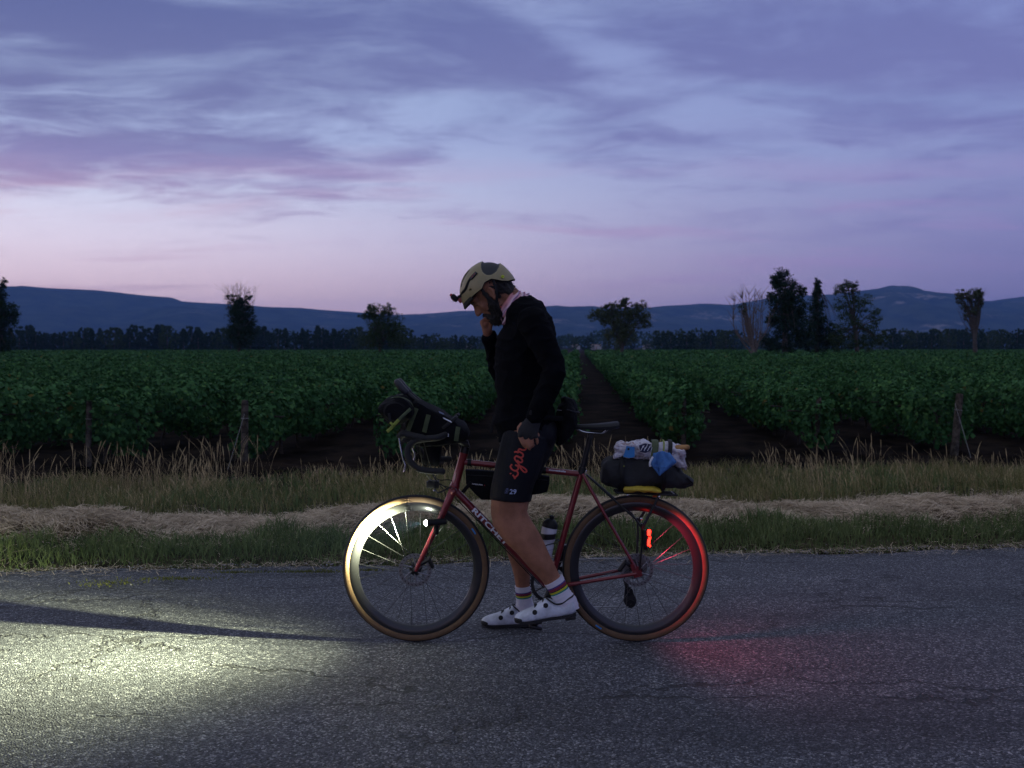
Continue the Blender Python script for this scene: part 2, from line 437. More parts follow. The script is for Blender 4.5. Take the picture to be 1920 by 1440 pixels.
def edge_wob(s): return .05*np.sin(s*1.7) + .035*np.sin(s*4.3 + 1)
# short green grass by the road
s, u, p = scatter(52000, -7.5, 7.5, -.10, 1.22, lambda x: x**.9)
keep = (u > edge_wob(s) - .03 + .07*(lumpy(s, u, 1) + .3)) & (u < .84 + .24*lumpy(s*1.3, u, 8))
s, u, p = s[keep], u[keep], p[keep]; n = len(s)
h = (.04 + .075*np.clip((u+.05)/.5, 0, 1))*rng.uniform(.5, 1.5, n)*(1 + .45*lumpy(s, u, 4))
gr = link('roadside_grass', blade_mesh('roadside_grass', p, h, rng.uniform(.002, .0045, n), rng.uniform(.1, .7, n), rng.uniform(0, 6.28, n), rng.uniform(0, .6, n)), m_grass)
tag(gr, 'strip of short green grass along the edge of the asphalt', 'grass', kind='stuff')
# green and olive grass behind the straw
s, u, p = scatter(42000, -8.5, 8.5, 1.62, 4.1, lambda x: x**.9)
keep = rng.uniform(0, 1, len(s)) < np.clip(.75 + .5*lumpy(s, u, 2) - .18*np.clip(u-2.9, 0, 2), .05, 1)
s, u, p = s[keep], u[keep], p[keep]; n = len(s)
h = rng.uniform(.06, .20, n)*(1 + .4*lumpy(s, u, 3))
g2 = link('meadow_grass', blade_mesh('meadow_grass', p, h, rng.uniform(.0025, .005, n), rng.uniform(.05, .6, n), rng.uniform(0, 6.28, n), rng.uniform(0, .5, n)), m_olive)
tag(g2, 'olive and green grass growing behind the raked straw', 'grass', kind='stuff')
s, u, p = scatter(13000, -8.5, 8.5, 1.8, 3.9)
keep = lumpy(s, u, 6) > -.1
s, u, p = s[keep], u[keep], p[keep]; n = len(s)
g4 = link('green_grass_tuft', blade_mesh('green_grass_tuft', p, rng.uniform(.08, .22, n), rng.uniform(.003, .006, n), rng.uniform(.05, .6, n), rng.uniform(0, 6.28, n), rng.uniform(0, .6, n)), m_grass)
tag(g4, 'fresh green grass tufts among the dry stalks behind the straw', 'grass', kind='stuff')
# tall dry stalks with seed heads
cl_s = rng.uniform(-8.5, 8.5, 150); cl_u = 2.0 + 2.2*rng.uniform(0, 1, 150)
k = rng.integers(0, 150, 4600)
s = cl_s[k] + rng.normal(0, .22, 4600); u = np.clip(cl_u[k] + rng.normal(0, .16, 4600), 1.9, 4.6)
p = np.concatenate([along(s, u), ground_z(s, u)[:, None]], -1); n = len(s)
hc = (.10 + .34*rng.uniform(0, 1, 150)**2.2)[k]*rng.uniform(.4, 1.45, n)
az = rng.normal(2.6, 1.4, n)
V = []; 
pos = p; ld = np.stack([np.cos(az), np.sin(az), 0*az], -1); le = rng.uniform(.05, .75, n)**1.3
def curve(t): return pos + np.array([0, 0, 1.0])*(hc*t*(1-.18*le*t))[:, None] + ld*(hc*le*t**2)[:, None]
sdv = np.stack([np.cos(az+1.57), np.sin(az+1.57), 0*az], -1)*.0013
rows = []
for t, w_ in ((0, 1), (.4, .9), (.72, .8), (.80, 2.0), (.9, 2.4), (1.0, .4)):
    c_ = curve(t); rows += [c_ - sdv*w_, c_ + sdv*w_]
V = np.stack(rows, 1).reshape(-1, 3); kk = np.arange(n)[:, None]*12
fs = np.concatenate([kk + np.array([2*i, 2*i+1, 2*i+3, 2*i+2]) for i in range(5)])
tag(link('dry_grass_stalk', np_mesh('dry_grass_stalk', V, [fs]), m_dry), 'tall dry yellow grass stalks along the vineyard edge', 'grass', kind='stuff')
s, u, p = scatter(15000, -8.5, 8.5, 1.75, 4.3)
keep = lumpy(s, u, 9) > -.05
s, u, p = s[keep], u[keep], p[keep]; n = len(s)
tag(link('dry_grass_blade', blade_mesh('dry_grass_blade', p, rng.uniform(.07, .22, n), rng.uniform(.0015, .003, n), rng.uniform(.05, .5, n), rng.normal(2.6, 1.3, n), rng.uniform(0, .4, n)), m_dry), 'thin dry blades mixed into the grass behind the straw', 'grass', kind='stuff')
# raked straw windrow: a low uneven mound of loose stalks
def mound(s, u):
    c_ = 1.32 + .08*np.sin(s*1.1+.6) + .05*np.sin(s*2.7)
    hw = .48 + .09*np.sin(s*1.9+2) + .05*np.sin(s*4.7)
    hh = .060 + .020*np.sin(s*1.5+1) + .014*np.sin(s*3.9) + .014*np.sin(s*7.7+u*4)
    t = np.clip(np.abs(u-c_)/hw, 0, 1); return hh*(1-t*t)
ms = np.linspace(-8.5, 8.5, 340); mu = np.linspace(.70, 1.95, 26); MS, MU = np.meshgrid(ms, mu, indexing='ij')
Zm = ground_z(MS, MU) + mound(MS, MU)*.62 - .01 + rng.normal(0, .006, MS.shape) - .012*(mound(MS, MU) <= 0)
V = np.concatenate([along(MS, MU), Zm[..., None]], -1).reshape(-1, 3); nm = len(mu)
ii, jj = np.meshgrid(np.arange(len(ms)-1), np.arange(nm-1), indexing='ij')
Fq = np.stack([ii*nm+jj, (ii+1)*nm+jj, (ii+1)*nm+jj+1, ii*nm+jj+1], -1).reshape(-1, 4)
n = 74000
s = rng.uniform(-8.5, 8.5, n); u = 1.32 + .08*np.sin(s*1.1+.6) + rng.normal(0, .29, n)
zz = ground_z(s, u) + mound(s, u)*rng.uniform(.55, 1.15, n)*(1+.25*np.sin(s*9+u*7)*np.sin(s*23)) + .008 + .045*np.clip(lumpy(s*1.9, u*2.5, 11), 0, 1)*np.clip(mound(s, u)/.04, 0, 1)*rng.uniform(.2, 1, n)
az = rng.normal(0, .55, n) + .12 + 1.1*np.sin(s*3.1+u*5)*np.sin(s*1.3+2) ; ln = rng.uniform(.05, .17, n); pit = rng.normal(0.05, .34, n)
d3 = np.stack([np.cos(az)*np.cos(pit), np.sin(az)*np.cos(pit), np.sin(pit)], -1)*ln[:, None]
c3 = np.concatenate([along(s, u), zz[:, None]], -1)
sd = np.stack([-np.sin(az), np.cos(az), rng.uniform(-.6, .9, n)], -1)*rng.uniform(.0011, .0024, n)[:, None]
bow = np.stack([0*az, 0*az, rng.uniform(-.01, .028, n)], -1)
Vs = np.stack([c3-d3/2-sd, c3-d3/2+sd, c3+bow+sd, c3+bow-sd, c3+d3/2+sd*.6, c3+d3/2-sd*.6], 1).reshape(-1, 3)
kk = np.arange(n)[:, None]*6 + len(V)
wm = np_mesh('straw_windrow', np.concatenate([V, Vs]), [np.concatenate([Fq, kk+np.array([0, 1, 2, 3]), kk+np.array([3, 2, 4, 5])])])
wm.materials.append(mat('shaded_straw_thatch', (.035, .028, .016), .95, var=.5, vscale=12, col2=(.12, .09, .05), spec=.05)); wm.materials.append(m_straw)  # base sheet: earth and rotting straw, shade between stalks put into its colour
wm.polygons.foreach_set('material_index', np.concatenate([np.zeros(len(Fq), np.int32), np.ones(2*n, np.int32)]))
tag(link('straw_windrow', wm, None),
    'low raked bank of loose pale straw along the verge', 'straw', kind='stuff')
# scraps of straw and grass lying at the asphalt edge, and yellowish moss tufts on the asphalt
n = 2600
s = rng.uniform(-6.5, 6.5, n); u = rng.normal(-.03, .10, n); zz = np.where(u < 0, .008, ground_z(s, u)+.02)
az = rng.uniform(0, 3.14, n); ln = rng.uniform(.03, .12, n)
d3 = np.stack([np.cos(az), np.sin(az), rng.normal(.02, .1, n)], -1)*ln[:, None]; c3 = np.concatenate([along(s, u), zz[:, None]], -1)
sd = np.stack([-np.sin(az), np.cos(az), 0*az], -1)*.0014
Vs = np.stack([c3-d3/2-sd, c3-d3/2+sd, c3+d3/2+sd, c3+d3/2-sd], 1).reshape(-1, 3); kk = np.arange(n)[:, None]*4
tag(link('straw_litter', np_mesh('straw_litter', Vs, [kk+np.array([0, 1, 2, 3])]), m_straw), 'loose straw scraps littering the ragged asphalt edge', 'straw', kind='stuff')
m_moss = leaf_mat('moss', (.07, .085, .02), (.16, .16, .045), .1)
sp = []
for px, py, ln_, wd_ in ((205, 1096, .20, .07), (330, 1088, .30, .035), (560, 1075, .30, .02), (605, 1074, .12, .05), (440, 1076, .16, .02), (690, 1072, .1, .02)):
    d_ = CAM_H*F_PX/(py-650); c_ = P(px, py, d_); k_ = int(900*ln_)
    sp.append(np.stack([c_.x + rng.normal(0, ln_*.45, k_), c_.y + EDGE_K*0 + rng.normal(0, wd_*.6, k_), np.full(k_, .006)], -1))
p = np.concatenate(sp); n = len(p)
tag(link('moss_tuft', blade_mesh('moss_tuft', p, rng.uniform(.006, .022, n), rng.uniform(.002, .004, n), rng.uniform(.2, 1.5, n), rng.uniform(0, 6.28, n), rng.uniform(0, .6, n)), m_moss),
    'yellow green moss and weeds in the asphalt edge cracks', 'moss', kind='stuff')
# grit crumbling off the asphalt edge
mb = MB(); random.seed(61)
for _ in range(2600):
    s_ = random.uniform(-6.5, 6.5); u_ = random.gauss(-.05, .09) + float(edge_wob(s_)) - (random.expovariate(2.2) if random.random() < .12 else 0)
    x_, y_ = along(s_, u_); r_ = random.uniform(.003, .010); z_ = .004 if u_ < 0 else float(ground_z(s_, u_)) + .004
    a0 = random.uniform(0, 6.28)
    mb.add([Vector((x_ + math.cos(a0+k_*1.57)*r_*random.uniform(.7, 1.2), y_ + math.sin(a0+k_*1.57)*r_*random.uniform(.6, 1.1), z_)) for k_ in range(4)] + [Vector((x_, y_, z_ + r_*random.uniform(.5, 1)))], [(0, 1, 4), (1, 2, 4), (2, 3, 4), (3, 0, 4)])
o = mb.build('grit', mat('grit', (.05, .05, .055), .9, island=.8, col2=(.26, .25, .24), var=.2), smooth=False); tag(o, 'loose grit crumbling along the ragged asphalt edge', 'gravel', kind='stuff')
# pale clods and stones on the ploughed edge of the field
m_clod = mat('clod', (.07, .05, .038), .95, island=.7, col2=(.17, .125, .095), var=.2)
mb = MB()
for _ in range(900):
    s_ = random.uniform(-9, 9); u_ = random.gauss(4.3, .7)
    if u_ < 3.3: continue
    x_, y_ = along(s_, u_); r_ = random.uniform(.012, .05)*(1 if random.random() < .9 else 1.5)
    z_ = float(ground_z(s_, u_)) + r_*.2
    R = Matrix.Rotation(random.uniform(0, 6.28), 3, 'Z')
    base_ = [(1, 0, 0), (.3, .9, 0), (-.8, .5, 0), (-.7, -.6, 0), (.4, -.9, 0)]
    vs = [Vector((x_, y_, z_)) + R @ Vector((a*r_*random.uniform(.7, 1.2), b_*r_*random.uniform(.6, 1.1), -r_*.3)) for a, b_, _z in base_]
    tp = [Vector((x_, y_, z_)) + R @ Vector((a*r_*.55*random.uniform(.7, 1.2), b_*r_*.55, r_*random.uniform(.3, .6))) for a, b_, _z in base_]
    mb.loft([vs, tp])
o = mb.build('soil_clod', m_clod, smooth=False); tag(o, 'scattered pale clods and stones along the ploughed field edge', 'soil', kind='stuff')

# ================================================================== VINEYARD
ROW_DIR = Vector((0.067, 1, 0)).normalized(); ROW_RZ = -math.atan(0.067)
ROW_GAP = 2.22; GZ = FIELD_Z - .03
def row_end(k):
    """base of the k-th row's end; rows counted from the open path behind the rider"""
    x0 = 2.75 + ROW_GAP*(k - 1)
    # intersect x = x0 + .067*(y-15.5) with y = 15.5 + .15*x
    y = (15.5 + .15*(x0 - .067*15.5))/(1 - .15*.067); return Vector((x0 + .067*(y-15.5), y, GZ))
def smooth1(n_, L, seed, step):
    r = np.random.default_rng(seed); m = int(L/step) + 3; c_ = r.normal(0, 1, m)
    return lambda s_: np.interp(s_, np.arange(m)*step, c_)
def leaves(pos, nrm, size, aspect=1.0):
    n = len(pos); r = rng.normal(0, 1, (n, 3)); t = np.cross(nrm, r); t /= np.linalg.norm(t, axis=1)[:, None] + 1e-9
    b_ = np.cross(nrm, t); s_ = size[:, None]
    fold = nrm*s_*rng.uniform(-.25, .25, n)[:, None]
    V = np.stack([pos - t*s_*.5, pos - b_*s_*.48*aspect + fold, pos + t*s_*.55, pos + b_*s_*.48*aspect + fold], 1).reshape(-1, 3)
    return V
def vine_mesh(name, s0, s1, per_m, size, seed, shoots=True):
    global rng
    rng = np.random.default_rng(seed); L = s1 - s0; n = int(L*per_m)
    fw = smooth1(n, L, seed+1, .55); fh = smooth1(n, L, seed+2, .7); fb = smooth1(n, L, seed+3, .45); fg = smooth1(n, L, seed+5, .3)
    s = rng.uniform(0, L, n); half = .40 + .09*fw(s) + .03*fg(s); top = 1.13 + .075*fh(s) + .05*fg(s); bot = .24 + .12*fb(s)
    th = rng.uniform(0, 2*np.pi, n); rr = rng.uniform(0, 1, n)**.35
    cz = (top+bot)/2; hz = (top-bot)/2
    ct, st = np.cos(th), np.sin(th); pw = .62
    x = half*rr*np.sign(ct)*np.abs(ct)**pw; z = cz + hz*rr*np.sign(st)*np.abs(st)**pw
    pos = np.stack([x, s + s0, z], -1)
    out = np.stack([ct, rng.normal(0, .5, n), st + .5], -1) + rng.normal(0, .55, (n, 3)); out /= np.linalg.norm(out, axis=1)[:, None]
    V = [leaves(pos, out, rng.uniform(.6, 1.25, n)*size)]
    if shoots:
        for _ in range(int(L*9)):
            s_ = rng.uniform(0, L); x_ = rng.normal(0, .2); k = rng.integers(5, 10)
            d_ = np.array([rng.normal(0, .35), rng.normal(0, .35), rng.uniform(-.2, 1.0)]); d_ /= np.linalg.norm(d_)
            l_ = rng.uniform(.15, .50); t_ = np.linspace(.1, 1, k)
            z0 = 1.0 + .07*float(fh(s_)) if d_[2] > .1 else rng.uniform(.5, .95)
            x0 = x_ if d_[2] > .1 else np.sign(x_)*.27
            pp = np.array([x0, s_+s0, z0]) + d_*l_*t_[:, None] + np.array([0, 0, -.12])*t_[:, None]**2 + rng.normal(0, .02, (k, 3))
            nn_ = rng.normal(0, .6, (k, 3)) + np.array([0, -.2, .8]); nn_ /= np.linalg.norm(nn_, axis=1)[:, None]
            V.append(leaves(pp, nn_, rng.uniform(.5, 1.0, k)*size))
    V = np.concatenate(V); kk = np.arange(len(V)//4)[:, None]*4
    me = np_mesh(name, V, [kk + np.array([0, 1, 2, 3])]); return me
m_vine = leaf_mat('vine_leaf', (.009, .046, .016), (.075, .19, .062), .14, scale=1.2)
q = N(m_vine.node_tree); b = bsdf(m_vine); old = b.inputs['Base Color'].links[0].from_socket
ri = q.add('ShaderNodeNewGeometry').outputs['Random Per Island']; ri2 = q.math('FRACT', q.math('MULTIPLY', ri, 37.0))
yl_ = q.mix(q.math('GREATER_THAN', ri2, .993), q.mix(q.math('GREATER_THAN', ri2, .90), old, (.09, .20, .055)), (.14, .115, .03)); q.l.new(yl_, b.inputs['Base Color'])
m_bark = mat('vine_bark', (.045, .034, .026), .9, var=.4, vscale=20, bump=.5, bscale=40)
near_me = [vine_mesh('vine_near_%d' % i, -.1, 42, 880, .088, 100+i*10) for i in range(4)]
far_me = [vine_mesh('vine_far_%d' % i, 42, 190, 150, .19, 200+i*10, False) for i in range(3)]
mid_me = [vine_mesh('vine_outer_%d' % i, 0, 190, 150, .19, 300+i*10, False) for i in range(3)]
for me in near_me + far_me + mid_me: me.materials.append(m_vine)
tm = []
for i in range(4):
    mb = MB(); random.seed(40+i)
    pts = [Vector((random.gauss(0, .02), random.gauss(0, .02), z_)) for z_ in (-.03, .15, .32, .5, .62)]
    mb.tube(path(pts, 3), [.030 - .0012*j for j in range(13)], 7)
    for sgn in (-1, 1): mb.tube(path([pts[-1], pts[-1] + Vector((.02, sgn*.2, .08)), pts[-1] + Vector((0, sgn*.48, .10))], 3), .012, 5)
    me = bpy.data.meshes.new('vine_trunk'); me.from_pydata([tuple(v) for v in mb.v], [], mb.f); me.materials.append(m_bark); tm.append(me)
for k in range(-44, 46):
    e = row_end(k); near = abs(k) <= 9
    lab = {-3: 'grapevine row ending at the grey post half covered by leaves', -2: 'grapevine row ending at the straight grey wooden post',
           -1: 'grapevine row whose leafy end shows behind the handlebar bag', 0: 'grapevine row left of the bare soil path, mostly hidden by the rider',
           1: 'grapevine row bordering the bare soil path, its bushy end above the loaf', 2: 'grapevine row ending at the slim wooden post, beyond a soil gap',
           3: 'grapevine row ending at the stout leaning post'}.get(k, 'long trellised row of leafy green grapevines running back through the vineyard')
    grp = 'grapevine rows of the vineyard'
    r = empty('vine_row', e, lab, 'vine row', grp, ROW_RZ)
    if near:
        link('foliage', near_me[k % 4], None, r, False); link('foliage', far_me[k % 3], None, r, False)
        for j in range(10):
            t = link('vine_trunk', tm[(k*3+j) % 4], None, r); t.location = (0, .55 + j*1.05, 0); t.rotation_euler = (0, 0, (j*2.4 + k) % 6.28)
    else:
        link('foliage', mid_me[k % 3], None, r, False)
# wooden end posts
m_post = mat('weathered_post', (.045, .038, .03), .9, var=.45, vscale=14, bump=.6, bscale=45, col2=(.085, .072, .058), spec=.1)
post_lab = {-3: 'grey wooden vineyard post half covered by vine leaves beside dry grass', -2: 'straight grey wooden vineyard post standing in front of dark vines',
            -1: 'wooden vineyard post at a row end behind the handlebar bag', 0: 'wooden vineyard post at the row end behind the rider',
            1: 'wooden vineyard post at the row end beside the open soil path', 2: 'slim wooden vineyard post with reddish leaves at its row end', 3: 'stout leaning grey wooden vineyard post at a row end'}
for k, lab in post_lab.items():
    e = row_end(k) + Vector((0, -.22 if k in (-2, 3) else -.02 if k == -3 else .22, 0)); hgt_ = {3: 1.02, -2: 1.0, -3: 1.0}.get(k, .95); ln = {3: .10, 2: .06}.get(k, .01)
    r_ = {3: .06, -2: .055}.get(k, .042)
    t = empty('vineyard_post', e, lab, 'post', 'wooden end posts of the vine rows')
    mb = MB(); pts = [e + Vector((ln*f, 0, hgt_*f - .06*(1-f))) for f in (0, .25, .5, .75, .97, 1.0)]
    mb.tube(pts, [r_*1.08, r_*1.02, r_, r_*.97, r_*.96, r_*.82], 12); mb.build('shaft', m_post, t)
    mb = MB(); mb.lathe([(r_*1.0+.004, -.004), (r_*1.0+.007, 0), (r_*1.0+.004, .004)], pts[3], (ln, 0, 1), 16, True); mb.build('wire_loop', mat('galvanised_wire', (.3, .3, .3), .5, .9) if k == -3 else bpy.data.materials['galvanised_wire'], t)

for k in (-2, 3):   # slanting anchor wires of the two bare posts
    r_ = [o for o in bpy.data.objects if o.get('label') == post_lab[k]][0]; e = ORG[r_.name]
    MB().tube([e + Vector((.02, 0, .86)), e + Vector((-.05, -.75, .0))], .003, 5).build('anchor_wire', bpy.data.materials['galvanised_wire'], r_)
# ================================================================== TREES
def tree(name, px, d, blobs, n_leaf, leaf, mleaf, mbark, label, cat='tree', group=None, trunk_r=.18, trunk_top=.45, bare=None, seed=1, lean=0.0, clump=26, limbs=True):
    """blobs: crown volumes in photograph pixels (cx, cy, rx, ry, weight); d: distance"""
    global rng
    rng = np.random.default_rng(seed); random.seed(seed)
    k = d / F_PX; base_ = Vector(((px-960)*k, d, GZ))
    t = empty(name, base_, label, cat, group)
    mb = MB(); top = min(bl[1]-bl[3] for bl in blobs) if blobs else bare[0]
    H_ = CAM_H - (top-650)*k - GZ
    tp = [base_ + Vector((lean*f*H_ + random.gauss(0, .03)*H_*.3*(f > 0), random.gauss(0, .01)*H_, H_*trunk_top*f - .1*(f == 0))) for f in (0, .33, .66, 1)]
    mb.tube(path(tp, 3), [trunk_r*(1.25 - .06*j) for j in range(10)], 9)
    fork = tp[-1]
    pos = []; nr = []; tips = []
    tw = sum(bl[4] for bl in blobs) if blobs else 1
    for (cx, cy, rx, ry, w) in blobs:
        c_ = P(cx, cy, d); ncl = max(3, int(n_leaf*3.2*w/tw/clump))
        for _ in range(ncl):
            v = rng.normal(0, 1, 3); v /= np.linalg.norm(v); v *= rng.uniform(0, 1)**.42
            v *= (1.28 if rng.uniform() < .13 else 1.0); cc = np.array(c_) + v*np.array([rx*k, min(rx, ry)*k*1.0, ry*k])
            if cc[2] < GZ + .3: continue
            tips.append(Vector(cc)); m_ = max(4, int(rng.normal(clump, clump*.35)))
            rad = rng.uniform(.10, .24)*min(rx, ry)*k + leaf*.6
            o_ = rng.normal(0, 1, (m_, 3)); o_ /= np.linalg.norm(o_, axis=1)[:, None]; o_ *= (rng.uniform(0, 1, m_)**.5)[:, None]
            pos.append(cc + o_*rad*np.array([1.1, 1.1, .8])); nn_ = o_ + rng.normal(0, .6, (m_, 3)) + np.array([0, 0, .4]); nr.append(nn_)
    if limbs:
        random.shuffle(tips)
        for tp_ in tips[:46]:
            f = random.uniform(.45, 1.0); a = tp[0].lerp(fork, f); mid = a.lerp(tp_, .5) + Vector((random.gauss(0, .12), random.gauss(0, .12), .18*(tp_-a).length))
            r0 = trunk_r*random.uniform(.22, .42)
            mb.tube(path([a, mid, tp_], 3), [r0*(1-.13*j) for j in range(7)], 5)
    if bare:
        bt, x0, x1, nb = bare
        for _ in range(nb):
            tx = random.uniform(x0, x1); ty = bt + random.expovariate(1/9) + abs(tx-(x0+x1)/2)/(x1-x0)*14
            e_ = P(tx, ty, d) + Vector((0, random.uniform(-.6, .6), 0)); a = tp[0].lerp(fork, random.uniform(.55, 1.0))
            a = tp[0].lerp(fork, random.uniform(.40, 1.0) if not blobs or len(blobs) < 6 else random.uniform(.55, 1.0)); mid = a.lerp(e_, random.uniform(.30, .48)); mid.x = a.x + (e_.x-a.x)*(random.uniform(.6, 1.0) if len(blobs) < 6 else random.uniform(.35, .8)); mid += Vector((random.gauss(0, .15), 0, random.gauss(0, .15)))
            br = path([a, mid, e_], 4); r0 = trunk_r*(random.uniform(.26, .44) if len(blobs) < 6 else random.uniform(.12, .26))
            mb.tube(br, [max(.010, r0*(1-.115*j)) for j in range(9)], 5)
            for _2 in range(9):
                j = random.randint(2, 7); L_ = (e_-a).length*random.uniform(.10, .26)
                dd = ((br[8]-br[j]).normalized()*.7 + Vector((random.gauss(0, .65), random.gauss(0, .5), random.uniform(.1, .6)))).normalized()
                mb.tube([br[j], br[j]+dd*L_*.5+Vector((0, 0, .03)), br[j]+dd*L_], [r0*.35, r0*.22, .008], 4)
    mb.build('trunk', mbark, t)
    if pos:
        pos = np.concatenate(pos) - np.array(base_); nr = np.concatenate(nr); nr /= np.linalg.norm(nr, axis=1)[:, None]
        V = leaves(pos, nr, rng.uniform(.5, 1.3, len(pos))*leaf*.72, .7); kk = np.arange(len(pos))[:, None]*4
        link('crown', np_mesh('crown', V, [kk + np.array([0, 1, 2, 3])]), mleaf, t, False)
    return t
m_tb = mat('tree_bark', (.075, .06, .05), .9, var=.4, vscale=6, bump=.5, bscale=20)
m_l1 = leaf_mat('broad_leaf', (.020, .042, .014), (.070, .105, .036), .25)
m_l2 = leaf_mat('dark_leaf', (.010, .026, .014), (.030, .058, .026), .15)
m_l3 = leaf_mat('pale_leaf', (.040, .060, .026), (.105, .125, .060), .25)
TG = 'trees standing along the far side of the vineyard'
tree('dark_tree', -2, 118, [(-12, 600, 36, 42, 5), (-10, 555, 20, 24, 2), (6, 532, 6, 12, .4), (10, 590, 26, 26, 2), (-10, 645, 40, 20, 2)], 5200, .26, m_l2, m_tb, 'dark leafy tree with drooping side branches beside the long left ridge', group=TG, trunk_r=.2, seed=3)
tree('brush_topped_tree', 448, 122, [(448, 585, 22, 26, 3), (452, 622, 28, 34, 5), (447, 570, 10, 18, 1), (470, 600, 10, 30, 1), (430, 560, 8, 10, .3), (466, 558, 8, 10, .3)], 5200, .22, m_l2, m_tb, 'narrow bushy tree with bare brush-like twigs sticking up', group=TG, trunk_r=.17, trunk_top=.55, bare=(529, 412, 480, 40), seed=5)
tree('bushy_tree', 711, 125, [(712, 612, 26, 28, 4), (706, 586, 20, 18, 2), (690, 592, 18, 7, 1), (730, 583, 14, 12, 1), (735, 610, 20, 20, 2), (745, 636, 24, 18, 2), (700, 638, 26, 16, 2), (695, 577, 8, 6, .4)], 5600, .20, m_l1, m_tb, 'bushy round tree with wind-tossed top and short double trunk', group=TG, trunk_r=.16, seed=8)
tree('spreading_tree', 1166, 112, [(1164, 628, 30, 26, 4), (1132, 592, 30, 17, 3), (1160, 580, 26, 18, 2.4), (1192, 590, 26, 18, 2.4), (1200, 574, 14, 12, .8), (1172, 566, 10, 9, .6), (1140, 574, 12, 8, .5), (1206, 604, 20, 14, 1.4), (1160, 604, 34, 20, 3)], 7200, .19, m_l3, m_tb, 'spreading green tree with a wide spiky crown over a dark narrow base', group=TG, trunk_r=.2, trunk_top=.4, seed=12)
tree('dead_tree', 1414, 104, [(1392, 578, 10, 12, 1)], 150, .15, m_l1, mat('dead_wood', (.13, .10, .085), .9, var=.3), 'bare dead tree with a fan of leafless branches', group=TG, trunk_r=.26, trunk_top=.26, bare=(541, 1374, 1446, 17), seed=16)
tree('tall_cedar', 1473, 106, [(1464, 520, 17, 18, 1.6), (1478, 545, 26, 22, 2.4), (1462, 565, 26, 22, 2.2), (1488, 572, 22, 22, 2), (1466, 600, 30, 26, 3), (1490, 610, 24, 30, 2.6), (1474, 640, 36, 24, 3), (1446, 600, 12, 8, .6), (1448, 555, 8, 8, .5), (1506, 546, 7, 10, .5), (1455, 530, 14, 14, 1), (1500, 585, 18, 22, 1.6), (1508, 630, 22, 26, 2), (1440, 640, 16, 18, 1)], 9000, .24, m_l2, m_tb, 'tall dark cedar-like tree with ragged layered crown, tallest of the clump', group=TG, trunk_r=.28, trunk_top=.75, seed=21)
tree('narrow_spruce', 1531, 110, [(1531, 530, 4, 14, .5), (1532, 550, 9, 14, 1), (1531, 575, 14, 18, 1.8), (1531, 605, 19, 22, 2.6), (1531, 640, 28, 24, 3), (1537, 532, 3, 9, .25), (1548, 618, 16, 22, 1), (1560, 636, 20, 22, 1.4)], 5600, .20, m_l2, m_tb, 'narrow pointed spruce with twin tips between two broader trees', group=TG, trunk_r=.18, trunk_top=.9, seed=25)
tree('open_crowned_tree', 1606, 108, [(1574, 545, 12, 14, 1), (1590, 538, 13, 14, 1), (1602, 545, 9, 18, 1), (1586, 575, 26, 22, 1.8), (1622, 568, 20, 18, 1.2), (1640, 592, 16, 20, 1), (1604, 606, 40, 24, 2), (1634, 620, 20, 22, 1), (1582, 636, 32, 22, 2), (1620, 645, 36, 14, 1.6), (1570, 628, 20, 26, 1.2), (1650, 634, 16, 20, 1)], 5200, .19, m_l1, m_tb, 'broad open tree with visible pale limbs and gaps in its crown', group=TG, trunk_r=.2, trunk_top=.5, seed=29)
tree('vase_shaped_tree', 1828, 116, [(1802, 556, 11, 14, 1), (1826, 556, 15, 16, 1.8), (1836, 566, 9, 18, 1), (1824, 584, 13, 14, 1), (1806, 574, 7, 8, .3), (1812, 590, 6, 12, .3), (1836, 548, 9, 8, .6)], 2400, .19, m_l3, m_tb, 'lone vase-shaped tree with forked bare trunk and sparse top', group=TG, trunk_r=.24, trunk_top=.42, bare=(543, 1786, 1846, 9), seed=33)
# far tree line beyond the vineyard: each tree its own object, shared meshes
far_kinds = []
for i in range(7):
    rng = np.random.default_rng(500+i); random.seed(500+i)
    pos = []; nr = []; con = i in (1, 4)
    for _ in range(120):
        f = rng.uniform(.02, 1); a = rng.uniform(0, 6.28)
        wr = (.36*(1-f)**.75 + .03) if con else .46*math.sqrt(max(0, 1-((f-.5)/.52)**2))*(1 + .25*math.sin(3*a+i))
        r_ = wr*rng.uniform(0, 1)**.5; c_ = np.array([r_*math.cos(a), r_*math.sin(a), f*.95])
        o_ = rng.normal(0, 1, (30, 3)); o_ /= np.linalg.norm(o_, axis=1)[:, None]
        pos.append(c_ + o_*.06*rng.uniform(.2, 1, (30, 1))); nr.append(o_ + np.array([0, 0, .4]) + rng.normal(0, .4, (30, 3)))
    pos = np.concatenate(pos); nr = np.concatenate(nr); nr /= np.linalg.norm(nr, axis=1)[:, None]
    V = leaves(pos, nr, rng.uniform(.5, 1.3, len(pos))*.052, .8); kk = np.arange(len(pos))[:, None]*4
    cm = np_mesh('far_crown', V, [kk + np.array([0, 1, 2, 3])]); cm.materials.append(m_l2 if i % 3 else m_l1)
    mb = MB().tube([(0, 0, -.02), (0, 0, .3), (.01, 0, .8)], [.03, .022, .008], 6)
    tk = bpy.data.meshes.new('far_trunk'); tk.from_pydata([tuple(v) for v in mb.v], [], mb.f); tk.materials.append(m_tb)
    far_kinds.append((cm, tk))
random.seed(77)
def far_tree(px, d, hpx, wf, kind):
    k = d/F_PX; o = empty('far_tree', ((px-960)*k, d, GZ), 'dark leafy tree in the hedge line beyond the vineyard', 'tree', 'far trees beyond the vineyard')
    hh = hpx*k + (CAM_H - GZ); o.scale = (hh*wf, hh*wf, hh); o.rotation_euler = (0, 0, random.uniform(0, 6.28))
    link('crown', far_kinds[kind][0], None, o, False); link('trunk', far_kinds[kind][1], None, o)
px = -60
